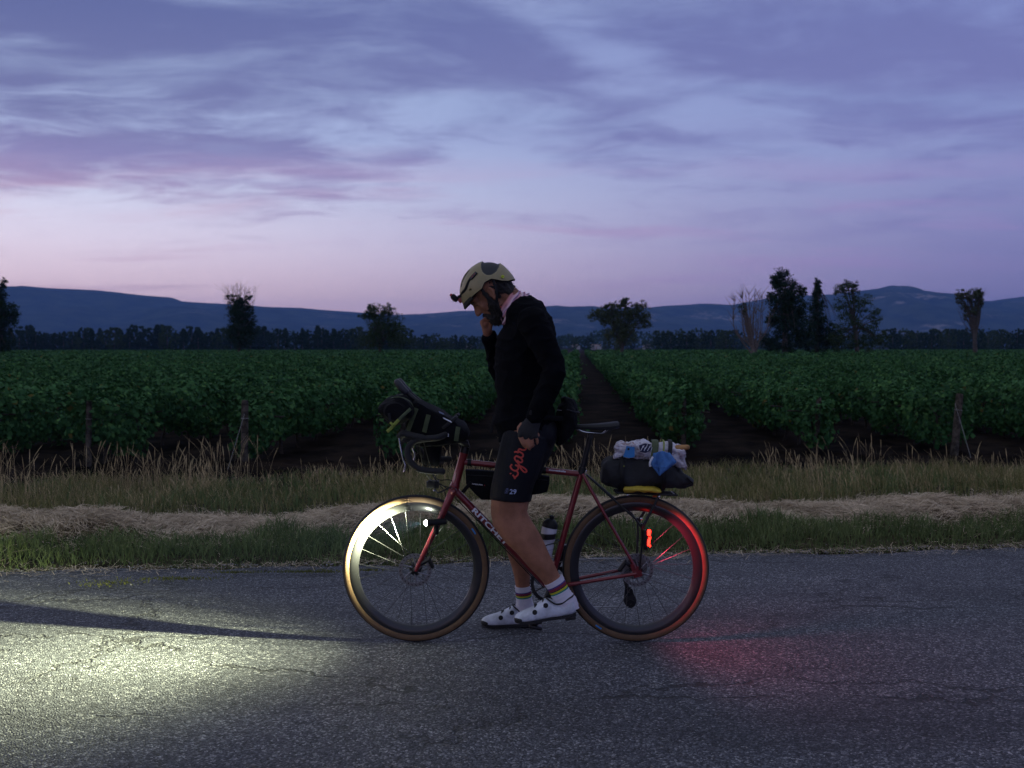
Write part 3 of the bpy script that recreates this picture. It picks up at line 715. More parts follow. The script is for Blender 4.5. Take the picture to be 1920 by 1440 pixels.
while px < 2000:
    zone = (px < 900) or (1225 < px < 1390) or (1655 < px < 1990)
    if zone:
        hb = 38 if px < 420 else 37 if px < 760 else 24 if px < 900 else 33
        h_ = hb*random.uniform(.72, 1.12); kind = random.choice((1, 4, 0, 2, 5) if px < 640 else (0, 2, 3, 5, 6))
        far_tree(px, random.uniform(330, 440), h_, random.uniform(.7, 1.15) if kind not in (1, 4) else random.uniform(.75, 1.1), kind)
        px += random.uniform(7, 17)
    else:
        far_tree(px, random.uniform(480, 620), random.uniform(9, 20), random.uniform(1.0, 1.7), random.choice((0, 2, 3, 5, 6)))
        px += random.uniform(16, 34)
# a continuous distant wood that reads as one mass
rng = np.random.default_rng(91)
n = 26000; x = rng.uniform(-900, 900, n); y = 760 + rng.uniform(0, 160, n)
cr = 9 + 3.0*np.sin(x*.021) + 2.2*np.sin(x*.067+2) + 1.5*np.sin(x*.19) + 1.0*np.sin(x*.43+1)
z = GZ + cr*rng.uniform(0, 1, n)**.55
nr = rng.normal(0, 1, (n, 3)) + np.array([0, -.6, .5]); nr /= np.linalg.norm(nr, axis=1)[:, None]
V = leaves(np.stack([x, y, z], -1), nr, rng.uniform(1.2, 3.2, n)); kk = np.arange(n)[:, None]*4
tag(link('distant_wood', np_mesh('distant_wood', V, [kk + np.array([0, 1, 2, 3])]), m_l2, None, False), 'long belt of distant woodland at the foot of the hills', 'wood', kind='stuff')
# pale low farm sheds in front of the wood
m_wall = mat('limewash', (.42, .41, .40), .85, var=.15); m_roof = mat('shed_roof', (.30, .20, .15), .85, var=.2)
for px_, w_, lab in ((1080, 7, 'low pale farm shed, wider one, below the distant wood'), (1118, 9, 'long pale farm shed at the foot of the distant wood'), (1034, 5, 'small pale hut at the foot of the distant wood behind the rider'), (1213, 7, 'pale shed just beyond the spreading tree'), (880, 5, 'little white hut in the hedge line beyond the vineyard')):
    d_ = 640; c_ = Vector(((px_-960)*d_/F_PX, d_, GZ)); ww = w_*d_/F_PX*1.3
    t = empty('farm_shed', c_, lab, 'shed')
    MB().box(c_ + Vector((0, 0, 1.35)), (ww*1.6, 3, 2.7)).build('wall', m_wall, t, False)
    a = c_ + Vector((0, 0, 2.7)); hw = ww*.9
    MB().loft([[a + Vector((-hw, -1.8, 0)), a + Vector((-hw, 1.8, 0)), a + Vector((-hw, 0, .5))], [a + Vector((hw, -1.8, 0)), a + Vector((hw, 1.8, 0)), a + Vector((hw, 0, .5))]]).build('roof', m_roof, t, False)
    MB().box(c_ + Vector((0, -1.52, .9)), (.9, .06, 1.8)).build('door', m_roof, t, False)

# ================================================================== HILLS
m_hill = bpy.data.materials.new('hillside'); m_hill.use_nodes = True
q = N(m_hill.node_tree); b = bsdf(m_hill); tc = q.add('ShaderNodeTexCoord').outputs['Object']
f1 = q.noise(tc, .012, 8, .65); f2 = q.noise(q.mapping(tc, (1, 1, 2.2)), .0042, 6, .6); f3 = q.noise(tc, .03, 4, .6)
c = q.mix(q.smooth(f1, .35, .65), (.008, .016, .012), (.045, .058, .036))
sx_ = q.add('ShaderNodeSeparateXYZ'); q.l.new(tc, sx_.inputs[0])
rk = q.math('MULTIPLY', q.smooth(f2, .54, .66), q.math('MULTIPLY', q.smooth(f3, .42, .58), q.smooth(sx_.outputs[0], -2600, 1800)))
c = q.mix(rk, c, (.27, .23, .22))
q.l.new(c, b.inputs['Base Color']); b.inputs['Roughness'].default_value = 1.0; b.inputs['Specular IOR Level'].default_value = 0
ridge = [(-900, 560), (-500, 535), (-200, 545), (0, 540), (60, 542), (110, 542), (200, 549), (280, 556), (325, 559), (345, 566), (420, 570), (470, 573), (560, 580), (650, 584), (740, 590), (800, 588), (860, 583), (930, 581), (1000, 577), (1040, 573), (1090, 577), (1115, 580), (1200, 579), (1260, 574), (1310, 571), (1370, 572), (1430, 561), (1480, 558), (1540, 556), (1590, 549), (1620, 545), (1650, 547), (1690, 557), (1730, 563), (1790, 562), (1850, 566), (1885, 560), (1920, 556), (2100, 548), (2400, 560), (2900, 575)]
rx = np.array([a for a, _ in ridge], float); ry = np.array([b_ for _, b_ in ridge], float)
def hills(name, dist, depth, lift, seed, nx=420, ny=36):
    pxs = np.linspace(-900, 2900, nx); ts = np.linspace(0, 1, ny); V = np.zeros((nx, ny, 3))
    for i, p_ in enumerate(pxs):
        top = np.interp(p_, rx, ry); hR = (650 - top)*dist/F_PX*lift + CAM_H
        for j, t in enumerate(ts):
            d_ = dist - depth*(1-t)*1.0 if t < .86 else dist + depth*(t-.86)*1.5
            d_ = dist - depth*(.86-t)
            sl = min(1, t/.86); prof = sl*sl*(3-2*sl) if sl < 1 else 1 - ((t-.86)/.14)*.35
            x_ = (p_-960)*dist/F_PX
            nz = noise.fractal(Vector((x_*.0016, d_*.0016, seed)), 1.0, 2.0, 6)
            gul = noise.fractal(Vector((x_*.0008, d_*.0002, seed+9)), 1.0, 2.0, 4)
            z_ = hR*prof + hR*(nz*.26 + gul*.34)*math.sin(math.pi*min(1, sl)) * (.9 if sl < 1 else 0)
            z_ += (1.2*noise.noise(Vector((p_*.13, seed, 0))) + 1.0*noise.noise(Vector((p_*.37, seed, 5))))*dist/F_PX*.5*(1 if sl > .98 else .5)
            V[i, j] = (x_, d_, max(z_, -2 if j == 0 else 1) if j else -3)
    ii, jj = np.meshgrid(np.arange(nx-1), np.arange(ny-1), indexing='ij')
    Fq = np.stack([ii*ny+jj, (ii+1)*ny+jj, (ii+1)*ny+jj+1, ii*ny+jj+1], -1).reshape(-1, 4)
    o = link(name, np_mesh(name, V.reshape(-1, 3), [Fq]), m_hill); tag(o, kind='structure'); return o
hills('hills', 5200, 2200, 1.0, 2.0)

# ---- the blue evening air
m_haze = bpy.data.materials.new('evening_air'); m_haze.use_nodes = True; m_haze.node_tree.nodes.clear()
q = N(m_haze.node_tree); pv = q.add('ShaderNodeVolumePrincipled')
pv.inputs['Color'].default_value = (.24, .45, 1.0, 1); pv.inputs['Density'].default_value = 1.35e-4
mo = q.add('ShaderNodeOutputMaterial'); q.l.new(pv.outputs[0], mo.inputs['Volume'])
o = MB().box((0, 1900, 171), (19000, 12000, 350)).build('haze', m_haze, smooth=False); tag(o, kind='stuff')
# ================================================================== BICYCLE
m_tread = mat('tyre_rubber', (.012, .012, .013), .8, bump=.4, bscale=300, var=.2)
m_tan = mat('tan_sidewall', (.105, .058, .026), .7, var=.15, vscale=20, bump=.15, bscale=400)
m_carbon = mat('carbon_rim', (.014, .014, .016), .32, coat=.3)
m_red = mat('red_frame_paint', (.17, .014, .018), .32, coat=.6, metal=.25, var=.06)
m_black = mat('black_anodised', (.014, .014, .015), .42, metal=.3)
m_steel = mat('brushed_steel', (.27, .27, .28), .35, 1.0)
m_silver = mat('polished_alloy', (.62, .62, .64), .25, 1.0)
m_spoke = mat('dark_spoke', (.07, .07, .075), .35, .9)
m_tape = mat('bar_tape', (.006, .006, .007), .75, bump=.4, bscale=120)
m_fab = mat('black_nylon', (.004, .0045, .006), .85, var=.3, vscale=10, bump=.35, bscale=90, spec=.15)
m_fab2 = mat('charcoal_nylon', (.012, .013, .016), .8, var=.3, vscale=10, bump=.35, bscale=70)
m_saddle = mat('saddle_cover', (.006, .007, .010), .6, bump=.1, bscale=200, spec=.2)
m_white = mat('white_print', (.72, .74, .80), .5)
m_blue = mat('blue_label', (.03, .20, .50), .5)
m_yel = mat('yellow_fabric', (.48, .36, .03), .65, var=.2, vscale=30, bump=.4, bscale=60)
m_lime = mat('lime_strap', (.20, .25, .035), .6, var=.2, vscale=40)
m_limed = mat('olive_strap', (.055, .075, .03), .7, var=.2, vscale=40)
m_vinyl = mat('black_plastic', (.008, .008, .009), .55, spec=.25)

RW = .350
def hubpt(px, py): v = Q(px, py); v.z = RW + .004; return v
FH = hubpt(780, 1067); RH = hubpt(1192, 1067)
BASE = Vector(((FH.x+RH.x)/2, D0, 0.004))
bike = empty('bicycle', BASE, 'dark red drop-bar gravel bicycle standing on the road, loaded with bags', 'bicycle')

def wheel(c, rotor_side=-1, spin=0.0, front=True):
    mb = MB()   # tread: outer band of the tyre
    t0 = .3325; tr = .0195
    mb.lathe([(RW-.017, -.0150), (RW-.011, -.0178), (RW-.006, -.0150), (RW-.002, -.009), (RW, 0), (RW-.002, .009), (RW-.006, .0150), (RW-.011, .0178), (RW-.017, .0150)], c, (0, 1, 0), 120)
    w = mb.build('wheel', m_tread, bike)
    mb = MB()
    for sg in (-1, 1):
        mb.lathe([(RW-.0085, sg*.0172), (RW-.013, sg*.0195), (RW-.021, sg*.0198), (RW-.029, sg*.0175), (RW-.0345, sg*.0140)], c, (0, 1, 0), 120)
    mb.build('sidewall', m_tan, w)
    mb = MB()
    mb.lathe([(.3165, -.0142), (.314, -.0152), (.300, -.0148), (.285, -.0115), (.2745, -.0055), (.2725, 0), (.2745, .0055), (.285, .0115), (.300, .0148), (.314, .0152), (.3165, .0142), (.3165, 0)], c, (0, 1, 0), 120, True)
    mb.build('rim', m_carbon, w)
    # spokes
    for j in range(24):
        sg = -1 if j % 2 else 1; a = 2*math.pi*(j+.5)/24 + spin; hb = a + (1 if (j//2) % 2 else -1)*1.15
        p0 = c + Vector((math.cos(hb)*.026, sg*.031, math.sin(hb)*.026)); p1 = c + Vector((math.cos(a)*.274, sg*.003, math.sin(a)*.274))
        MB().tube([p0, p0.lerp(p1, .92), p1], [.0013, .0013, .0018], 6).build('spoke', m_spoke, w)
    MB().lathe([(.0, -.05), (.011, -.05), (.013, -.036), (.028, -.0345), (.028, -.0295), (.014, -.024), (.013, .024), (.028, .0295), (.028, .0345), (.013, .036), (.011, .05), (0, .05)], c, (0, 1, 0), 32).build('hub', m_black, w)
    # rotor
    mb = MB(); yc = c + Vector((0, rotor_side*.044, 0)); n = 72
    ri = [.0605 + .0022*math.sin(12*2*math.pi*j/n) for j in range(n)]; ro = [.0790 - .0016*(1+math.sin(24*2*math.pi*j/n))/2 for j in range(n)]
    A = [[yc + Vector((math.cos(2*math.pi*j/n)*r_[j], y_, math.sin(2*math.pi*j/n)*r_[j])) for j in range(n)] for r_, y_ in ((ri, -.0009), (ro, -.0009), (ro, .0009), (ri, .0009))]
    mb.loft(A + [A[0]], cap=False)
    for j in range(6):
        a = 2*math.pi*j/6 + .3
        mb.tube([yc + Vector((math.cos(a)*.018, 0, math.sin(a)*.018)), yc + Vector((math.cos(a+.35)*.062, 0, math.sin(a+.35)*.062))], .0035, 6, rb=.001, adir=(-math.sin(a), 0, math.cos(a)))
    rot = mb.build('brake_rotor', m_steel, w)
    # cooling slots: dark plugs in the braking band
    mb = MB()
    for j in range(24):
        a = 2*math.pi*j/24 + .06
        p = yc + Vector((math.cos(a)*.0705, 0, math.sin(a)*.0705))
        mb.box(p, (.009, .0026, .0032), Matrix.Rotation(-a-.7, 3, 'Y'))
    mb.build('rotor_slot', m_vinyl, rot)
    # blue maker's patch on the sidewall
    a0 = math.radians(33 if front else 237); mb = MB(); R_ = []
    for r_ in (.333, .3255):
        R_.append([c + Vector((math.cos(a0 + t)*r_, -.0207, math.sin(a0 + t)*r_)) for t in (-.05, -.025, 0, .025, .05)])
    mb.add(R_[0] + R_[1], [(i, i+1, i+6, i+5) for i in range(4)]).build('blue_patch', m_blue, w, False)
    # valve
    a = math.radians(2 if front else 196); p0 = c + Vector((math.cos(a)*.273, 0, math.sin(a)*.273)); p1 = c + Vector((math.cos(a)*.240, 0, math.sin(a)*.240))
    MB().tube([p0, p1], .0028, 6).build('valve', m_black, w)
    return w
wheel(FH, -1, .06, True); wheel(RH, -1, .2, False)

def Qb(px, py, off=0.0): return Q(px, py, 0) + Vector((0, off, 0))
HT_T, HT_B = Qb(870, 849), Qb(853, 911); BB = Qb(1032, 1098); ST_T = Qb(1091, 882)
DT0, DT1 = Qb(851, 917), Qb(1026, 1097); TT0, TT1 = Qb(868, 866), Qb(1090, 889)
MB().tube([HT_T, HT_T.lerp(HT_B, .12), HT_T.lerp(HT_B, .9), HT_B], [.0215, .0195, .0205, .0235], 24).build('head_tube', m_red, bike)
tt = MB().tube([TT0, TT1], .0143, 24).build('top_tube', m_red, bike)
dt = MB().tube([DT0, DT1], [.0165, .0170], 24).build('down_tube', m_red, bike)
MB().tube([BB + Vector((-.004, 0, -.004)), ST_T], .0145, 24).build('seat_tube', m_red, bike)
MB().tube([BB + Vector((0, -.036, 0)), BB + Vector((0, .036, 0))], .0225, 24).build('bottom_bracket', m_black, bike)
for sg in (-1, 1):
    MB().tube(path([Qb(1092, 888, sg*.012), Qb(1120, 940, sg*.034), Qb(1189, 1060, sg*.062)], 5), [.0085]*6 + [.0075]*5, 14).build('seat_stay', m_red, bike)
    MB().tube(path([BB + Vector((.02, sg*.02, .0)), Qb(1085, 1089, sg*.045), Qb(1190, 1070, sg*.064)], 5), [.0105]*5 + [.0085]*6, 14).build('chain_stay', m_red, bike)
    MB().plate([Qb(1178, 1052, sg*.064), Qb(1199, 1058, sg*.064), Qb(1201, 1074, sg*.064), Qb(1186, 1078, sg*.064)], (0, 1, 0), .006).build('dropout', m_red, bike)
# fork
mb = MB(); mb.tube(path([HT_B + Vector((-.001, 0, .002)), Qb(850, 922)], 3), [.0245, .0245, .024, .023], 20); mb.tube([Qb(851, 919, -.048), Qb(851, 919, .048)], .017, 16, round_caps=True)
fork = mb.build('fork_crown', m_red, bike)
for sg in (-1, 1):
    pts = path([Qb(850, 918, sg*.044), Qb(838, 945, sg*.049), Qb(815, 995, sg*.051), Qb(781, 1066, sg*.054)], 5)
    MB().tube(pts, [.0205 - .0007*i for i in range(16)], 16, rb=[.0125 - .0002*i for i in range(16)], adir=(1, 0, .48)).build('fork_blade', m_red, bike)
    MB().lathe([(0, 0), (.012, 0), (.012, .006), (.006, .01), (0, .01)], FH + Vector((0, sg*.052, 0)), (0, sg, 0), 20).build('axle_cap', m_black, bike)
mb = MB()   # threaded bosses along the fork blade
for f in (.35, .5, .62):
    p = Qb(850, 918).lerp(Qb(781, 1066), f) + Vector((.014, -.052, .006)); mb.tube([p, p + Vector((.006, 0, .003))], .004, 8)
mb.build('fork_boss', m_black, bike)
# front calliper + rear calliper
MB().tube([Qb(792, 1052, -.05), Qb(806, 1044, -.052), Qb(812, 1058, -.05)], [.012, .016, .010], 10, round_caps=True).build('brake_caliper', m_black, bike)
MB().tube([Qb(1160, 1064, -.05), Qb(1170, 1050, -.05), Qb(1178, 1056, -.05)], [.011, .014, .010], 10, round_caps=True).build('brake_caliper', m_black, bike)
# bolts at seat cluster
MB().tube([Qb(1098, 884, -.01), Qb(1099, 884, .01)], .006, 10).build('seat_clamp_bolt', m_silver, bike)
MB().tube([Qb(1089, 889), Qb(1093, 876)], .0185, 20).build('seat_clamp', m_black, bike)
MB().tube([Qb(1092, 880), Qb(1108, 812)], .0135, 20).build('seatpost', m_black, bike)
MB().tube([Qb(1108, 818, -.025), Qb(1108, 818, .025)], .012, 12).build('saddle_clamp', m_black, bike)
# saddle
def saddle():
    prof = [(1051, 799, .018), (1062, 798, .022), (1080, 797.5, .027), (1100, 797, .038), (1120, 796, .055), (1140, 794, .070), (1152, 792.5, .072), (1159, 792, .058)]
    mb = MB(); rings = []
    for px, py, hw in prof:
        c = Qb(px, py); th = .012 + hw*.24
        rings.append([c + Vector((0, y*hw, z)) for y, z in ((-1, -th*.75), (-.97, -th*.35), (-.75, -.002), (-.4, .004), (0, .002), (.4, .004), (.75, -.002), (.97, -th*.35), (1, -th*.75), (.85, -th*.9), (.5, -.012), (0, -.012), (-.5, -.012), (-.85, -th*.9))])
    mb.loft(rings); s = mb.build('saddle', m_saddle, bike)
    for sg in (-1, 1):
        MB().tube(path([Qb(1060, 803, sg*.012), Qb(1078, 802, sg*.016), Qb(1094, 809, sg*.022), Qb(1116, 811, sg*.022), Qb(1130, 811, sg*.024), Qb(1140, 803, sg*.035)], 4), .0037, 8).build('saddle_rail', m_silver, s)
saddle()
# headset, stem, bars
MB().tube([HT_T, HT_T + (HT_T-HT_B).normalized()*.03], [.0215, .0185], 20).build('headset_spacer', m_black, bike)
STC = HT_T + (HT_T-HT_B).normalized()*.042; BARC = Qb(838, 812)
MB().tube([STC + Vector((.012, 0, .004)), STC, STC.lerp(BARC, .5), BARC], [.019, .019, .016, .018], 16).build('stem', m_black, bike)
HW = .215
def bar_side(sg):
    a = BARC + Vector((0, sg*HW*.86, .006))
    return [BARC + Vector((0, sg*.03, 0)), BARC + Vector((0, sg*HW*.6, .004)), a, Qb(826, 813, sg*HW), Qb(806, 815, sg*HW), Qb(786, 819, sg*(HW+.006)), Qb(774, 833, sg*(HW+.012)), Qb(777, 852, sg*(HW+.02)), Qb(793, 867, sg*(HW+.026)), Qb(815, 871, sg*(HW+.03)), Qb(836, 872, sg*(HW+.034))]
MB().tube([BARC + Vector((0, -.06, 0)), BARC + Vector((0, .06, 0))], .0159, 16).build('handlebar', m_black, bike)
for sg in (-1, 1):
    pp = path(bar_side(sg), 4); MB().tube(pp, [.0135 if i < 8 else .0150 for i in range(len(pp))], 14, round_caps=True).build('drop_bar', m_tape, bike)
    # hood and lever
    h = MB().tube(path([Qb(800, 814, sg*(HW+.002)), Qb(782, 810, sg*(HW+.002)), Qb(766, 806, sg*(HW)), Qb(759, 812, sg*HW)], 4), [.019, .020, .021, .0205, .020, .019, .0185, .018, .019, .020, .019, .016, .011], 14, rb=[.017]*13, round_caps=True).build('brake_hood', m_tape, bike)
    MB().tube(path([Qb(758, 813, sg*HW), Qb(760, 828, sg*HW), Qb(765, 850, sg*(HW+.004)), Qb(769, 862, sg*(HW+.006)), Qb(767, 874, sg*(HW+.006))], 4), [.012, .012, .0115, .011, .010, .009, .0085, .008, .0075, .0075, .007, .0065, .006, .006, .0055, .005, .005], 10, rb=.005, adir=(0, 1, 0)).build('brake_lever', m_silver, h)
# aero extensions with arm pads
for sg in (-1, 1):
    pp = path([Qb(858, 822, sg*.045), Qb(835, 798, sg*.045), Qb(800, 766, sg*.045), Qb(772, 742, sg*.045), Qb(756, 728, sg*.045), Qb(747, 716, sg*.045)], 4)
    MB().tube(pp, [.0112]*14 + [.0135]*7, 12, round_caps=True).build('aero_extension', m_black, bike)
    gp = pp[14:]; MB().tube(gp, [.0165, .0175, .018, .018, .018, .0175, .0155], 14, round_caps=True).build('extension_grip', mat('carbon_grip', (.012, .014, .022), .45, coat=.15, bump=.3, bscale=220) if sg == -1 else bpy.data.materials['carbon_grip'], bike)
    MB().box(Qb(846, 789, sg*.095), (.085, .075, .016), Matrix.Rotation(math.radians(-38), 3, 'Y') @ Matrix.Identity(3), .006).build('arm_pad', m_fab2, bike)
    MB().tube([Qb(846, 793, sg*.095), Qb(850, 812, sg*.06)], .008, 8).build('pad_bracket', m_black, bike)
# cables
for a in ([Qb(793, 822, -.2), Qb(800, 880, -.10), Qb(822, 905, -.03), Qb(848, 915, -.01)], [Qb(795, 824, .2), Qb(806, 890, .1), Qb(836, 925, -.03), Qb(830, 965, -.06), Qb(812, 1000, -.066), Qb(800, 1046, -.055)],
          [Qb(800, 820, -.18), Qb(818, 892, -.06), Qb(850, 905, .03), Qb(880, 958, .022), Qb(960, 1040, .022), Qb(1020, 1104, .02)], [Qb(826, 872, -.08), Qb(818, 898, -.03), Qb(836, 915, 0), Qb(868, 948, -.004), Qb(938, 1020, -.004), Qb(1010, 1095, -.004)]):
    MB().tube(path(a, 6), .0024, 7).build('cable', m_vinyl, bike)
# drivetrain (far side) and cranks
CR = Vector((0, .048, 0))
mb = MB(); n = 80; 
prof = [(.078, -.0015), (.094, -.0015), (.094, .0015), (.078, .0015)]; mb.lathe(prof, BB + CR, (0, 1, 0), 60, True)
for j in range(40):
    a = 2*math.pi*j/40; mb.box(BB + CR + Vector((math.cos(a)*.0955, 0, math.sin(a)*.0955)), (.006, .002, .006), Matrix.Rotation(-a, 3, 'Y'))
for j in range(4):
    a = 2*math.pi*j/4 + .5; mb.tube([BB + CR, BB + CR + Vector((math.cos(a)*.082, 0, math.sin(a)*.082))], .008, 8, rb=.003)
mb.build('chainring', m_black, bike)
PEDN, PEDF = Qb(1003, 1162), None
vN = (PEDN - BB); vN.y = 0
for sg, v in ((-1, vN), (1, -vN)):
    o_ = BB + Vector((0, sg*.062, 0)); e_ = o_ + v + Vector((0, sg*.012, 0))
    cr = MB().tube([o_ - v*.08, o_, o_ + v*.5 + Vector((0, sg*.006, 0)), e_, e_ + v*.06], [.012, .0165, .0135, .0125, .009], 14, rb=[.006, .0085, .0065, .0065, .005], adir=(v.z, 0, -v.x), round_caps=True).build('crank_arm', m_black, bike)
    MB().tube([e_, e_ + Vector((0, sg*.05, 0))], .006, 10).build('pedal_axle', m_steel, cr)
    MB().box(e_ + Vector((0, sg*.042, 0)), (.062, .052, .016), Matrix.Rotation(math.radians(14 if sg < 0 else 0), 3, 'Y'), .005).build('pedal', m_black, cr)
mb = MB()
for i, r_ in enumerate((.022, .028, .034, .040, .046, .052, .058)):
    mb.lathe([(r_-.006, 0), (r_, 0), (r_, .0018), (r_-.006, .0018)], RH + Vector((0, .040 - i*.0032, 0)), (0, 1, 0), 44, True)
mb.build('cassette', m_steel, bike)
def chain(pts): return MB().tube(path(pts, 6), .0038, 6, rb=.0028, adir=(0, 1, 0))
J1, J2 = Qb(1181, 1113, .036), Qb(1184, 1136, .036)
chain([BB + CR + Vector((-.01, 0, .095)), Qb(1110, 1052, .042), RH + Vector((-.01, -.008, .047))]).build('chain', m_steel, bike)
chain([BB + CR + Vector((-.01, 0, -.095)), Qb(1110, 1142, .042), J2 + Vector((-.01, 0, -.012))]).build('chain', m_steel, bike)
der = MB().plate([Qb(1174, 1106, .048), Qb(1184, 1104, .048), Qb(1196, 1130, .048), Qb(1193, 1141, .048), Qb(1176, 1141, .048), Qb(1171, 1132, .048)], (0, 1, 0), .006).build('derailleur', m_black, bike)
MB().tube([Qb(1190, 1072, .058), Qb(1174, 1088, .062), Qb(1179, 1110, .052)], [.010, .014, .010], 10, round_caps=True).build('derailleur_arm', m_black, der)
for j_ in (J1, J2): MB().lathe([(.004, -.003), (.020, -.003), (.020, .003), (.004, .003)], j_, (0, 1, 0), 22, True).build('jockey_wheel', m_vinyl, der)
# bottle cage
mb = MB()
for sg in (-1, 1): mb.tube(path([Qb(1036, 1052, sg*.012), Qb(1022, 1046, sg*.032), Qb(1021, 1022, sg*.037), Qb(1040, 1016, sg*.034), Qb(1050, 1012, sg*.010)], 4), .0025, 7)
mb.tube([Qb(1052, 1008), Qb(1037, 1058)], .004, 7); mb.build('bottle_cage', m_black, bike)
# rear rack
mb = MB()
for sg in (-1, 1):
    mb.tube([Qb(1100, 890, sg*.018), Qb(1140, 926, sg*.05), Qb(1188, 968, sg*.075), Qb(1199, 984, sg*.078)], [.007, .008, .010, .009], 10, rb=.005)
    mb.tube([Qb(1233, 926, sg*.05), Qb(1206, 974, sg*.076), Qb(1199, 986, sg*.078)], [.006, .007, .009], 10)
    mb.tube([Qb(1199, 976, sg*.078), Qb(1200, 1010, sg*.077), Qb(1196, 1062, sg*.068)], [.012, .011, .008], 10, rb=[.005]*3)
rk = mb.build('rack_strut', m_black, bike)
mb = MB()
for sg in (-1, 0, 1): mb.tube([Qb(1152, 921, sg*.045), Qb(1268, 926, sg*.045)], .005, 8)
for px in (1156, 1180, 1205, 1232, 1262): mb.tube([Qb(px, 922 + (px-1156)*.03, -.05), Qb(px, 922 + (px-1156)*.03, .05)], .004, 8)
mb.build('rack_deck', m_black, bike)
for px, py in ((1174, 925), (1233, 928), (1198, 967)):
    MB().ellipsoid(Qb(px, py, -.056 if py < 950 else -.086), (.0062, .004, .0062), nu=14, nv=8).build('rack_bolt', m_silver, bike)
MB().tube([Qb(1222, 929, -.03), Qb(1230, 928, -.03)], .005, 8).build('reflector', mat('amber_reflector', (.5, .10, .02), .3), bike)

# ---- lettering laid on the tubes
def text_mesh(s, size=1.0, shear=0.0, bold=0.0):
    cu = bpy.data.curves.new('t', 'FONT'); cu.body = s; cu.size = size; cu.shear = shear; cu.offset = bold; cu.resolution_u = 3; cu.fill_mode = 'FRONT'
    o = bpy.data.objects.new('t', cu); COL.objects.link(o)
    dg = bpy.context.evaluated_depsgraph_get(); me = bpy.data.meshes.new_from_object(o.evaluated_get(dg))
    import bmesh
    bm = bmesh.new(); bm.from_mesh(me); ys = [v.co.y for v in bm.verts]
    for k in range(1, 12):
        bmesh.ops.bisect_plane(bm, geom=bm.verts[:] + bm.edges[:] + bm.faces[:], plane_co=(0, min(ys) + (max(ys)-min(ys))*k/12, 0), plane_no=(0, 1, 0))
    bm.to_mesh(me); bm.free()
    V = np.array([v.co[:] for v in me.vertices]); Fp = [tuple(p.vertices) for p in me.polygons]
    bpy.data.objects.remove(o); bpy.data.meshes.remove(me); return V, Fp
def on_tube(s, a, b, r, h, length, name, m_, parent, start, tilt=0.0, flip=False, bold=.02, shear=0.0, serif=0.0):
    """wrap text round the camera side of tube a->b; start = distance from a"""
    V, Fp = text_mesh(s, 1.0, shear, bold); V[:, 0] -= V[:, 0].min(); V[:, 0] *= length/V[:, 0].max(); V[:, 1] -= (V[:, 1].max()+V[:, 1].min())/2; V[:, 1] *= h/(V[:, 1].max()-V[:, 1].min())
    t = (b-a).normalized(); side = Vector((0, -1, 0)); up = side.cross(t) * (-1 if flip else 1)
    if up.z < 0: up = -up
    mb = MB(); pts = []
    for x, y, _z in V:
        ang = y/r + tilt; c = a + t*(start + x); pts.append(c + (side*math.cos(ang) + up*math.sin(ang))*(r + .0011))
    return mb.add(pts, Fp).build(name, m_, parent, False)
on_tube('RITCHEY', DT0, DT1, .0170, .026, .236, 'lettering', m_white, dt, .132, tilt=.05, bold=.035)
on_tube('montebella', TT0, TT1, .0143, .0085, .080, 'lettering', m_white, tt, .412, tilt=.45)
# small crest on the head of the fork
MB().add([Qb(856, 883, -.0245), Qb(852, 892, -.0245), Qb(850, 905, -.0245), Qb(854, 896, -.0245)], [(0, 1, 2, 3)]).build('crest', mat('crest_print', (.6, .42, .38), .5), bike, False)

# ================================================================== LUGGAGE AND LIGHTS
def crumple(me, amp, freq, seed=0.0, amp2=0.0):
    me.update(); nr = [v.normal.copy() for v in me.vertices]
    for v, n_ in zip(me.vertices, nr):
        p = v.co*freq + Vector((seed, seed*1.7, 0)); a = noise.turbulence(p, 3, False)*2-1
        v.co += n_*(amp*a + (amp2*abs(noise.noise(p*2.7)) if amp2 else 0))
    me.update()
def soft_loft(keys, n=28, sub=6, sq=.8):
    """keys: (px, py, off, half-height m, half-depth m); superelliptic rings across X"""
    K = crom(keys, sub); mb = MB(); rings = []
    for px, py, off, hz, hy in K:
        c = Qb(px, py, off); r = []
        for j in range(n):
            a = 2*math.pi*j/n; ca, sa = math.cos(a), math.sin(a)
            r.append(c + Vector((0, hy*math.copysign(abs(ca)**sq, ca), hz*math.copysign(abs(sa)**sq, sa))))
        rings.append(r)
    return mb.loft(rings)
# --- handlebar roll bag
hb = empty('handlebar_bag', Qb(748, 800), 'black roll bag with lime straps hung ahead of the handlebar', 'bag')
mb = MB(); C0 = Qb(751, 766); rings = []
for y in np.linspace(-.22, .22, 23):
    f = 1 - .10*(abs(y)/.22)**3; f *= .35 if abs(y) > .215 else 1
    rings.append([C0 + Vector((math.cos(a)*.070*f*1.02 + .012*math.sin(3*a+y*20)*.4, y, math.sin(a)*.056*f + .006*math.sin(2*a+y*31))) for a in np.linspace(0, 2*math.pi, 33)[:-1]])
body = mb.loft(rings).build('body', m_fab, hb, sharp=60); crumple(body.data, .006, 18, 3)
mb = MB()
for y_ in (-.235,):
    mb.tube([C0 + Vector((0, y_-.0, 0)), C0 + Vector((0, y_+.03, 0))], [.045, .060], 24, rb=[.038, .048], adir=(1, 0, 0))
mb.build('rolled_end', m_fab, hb)
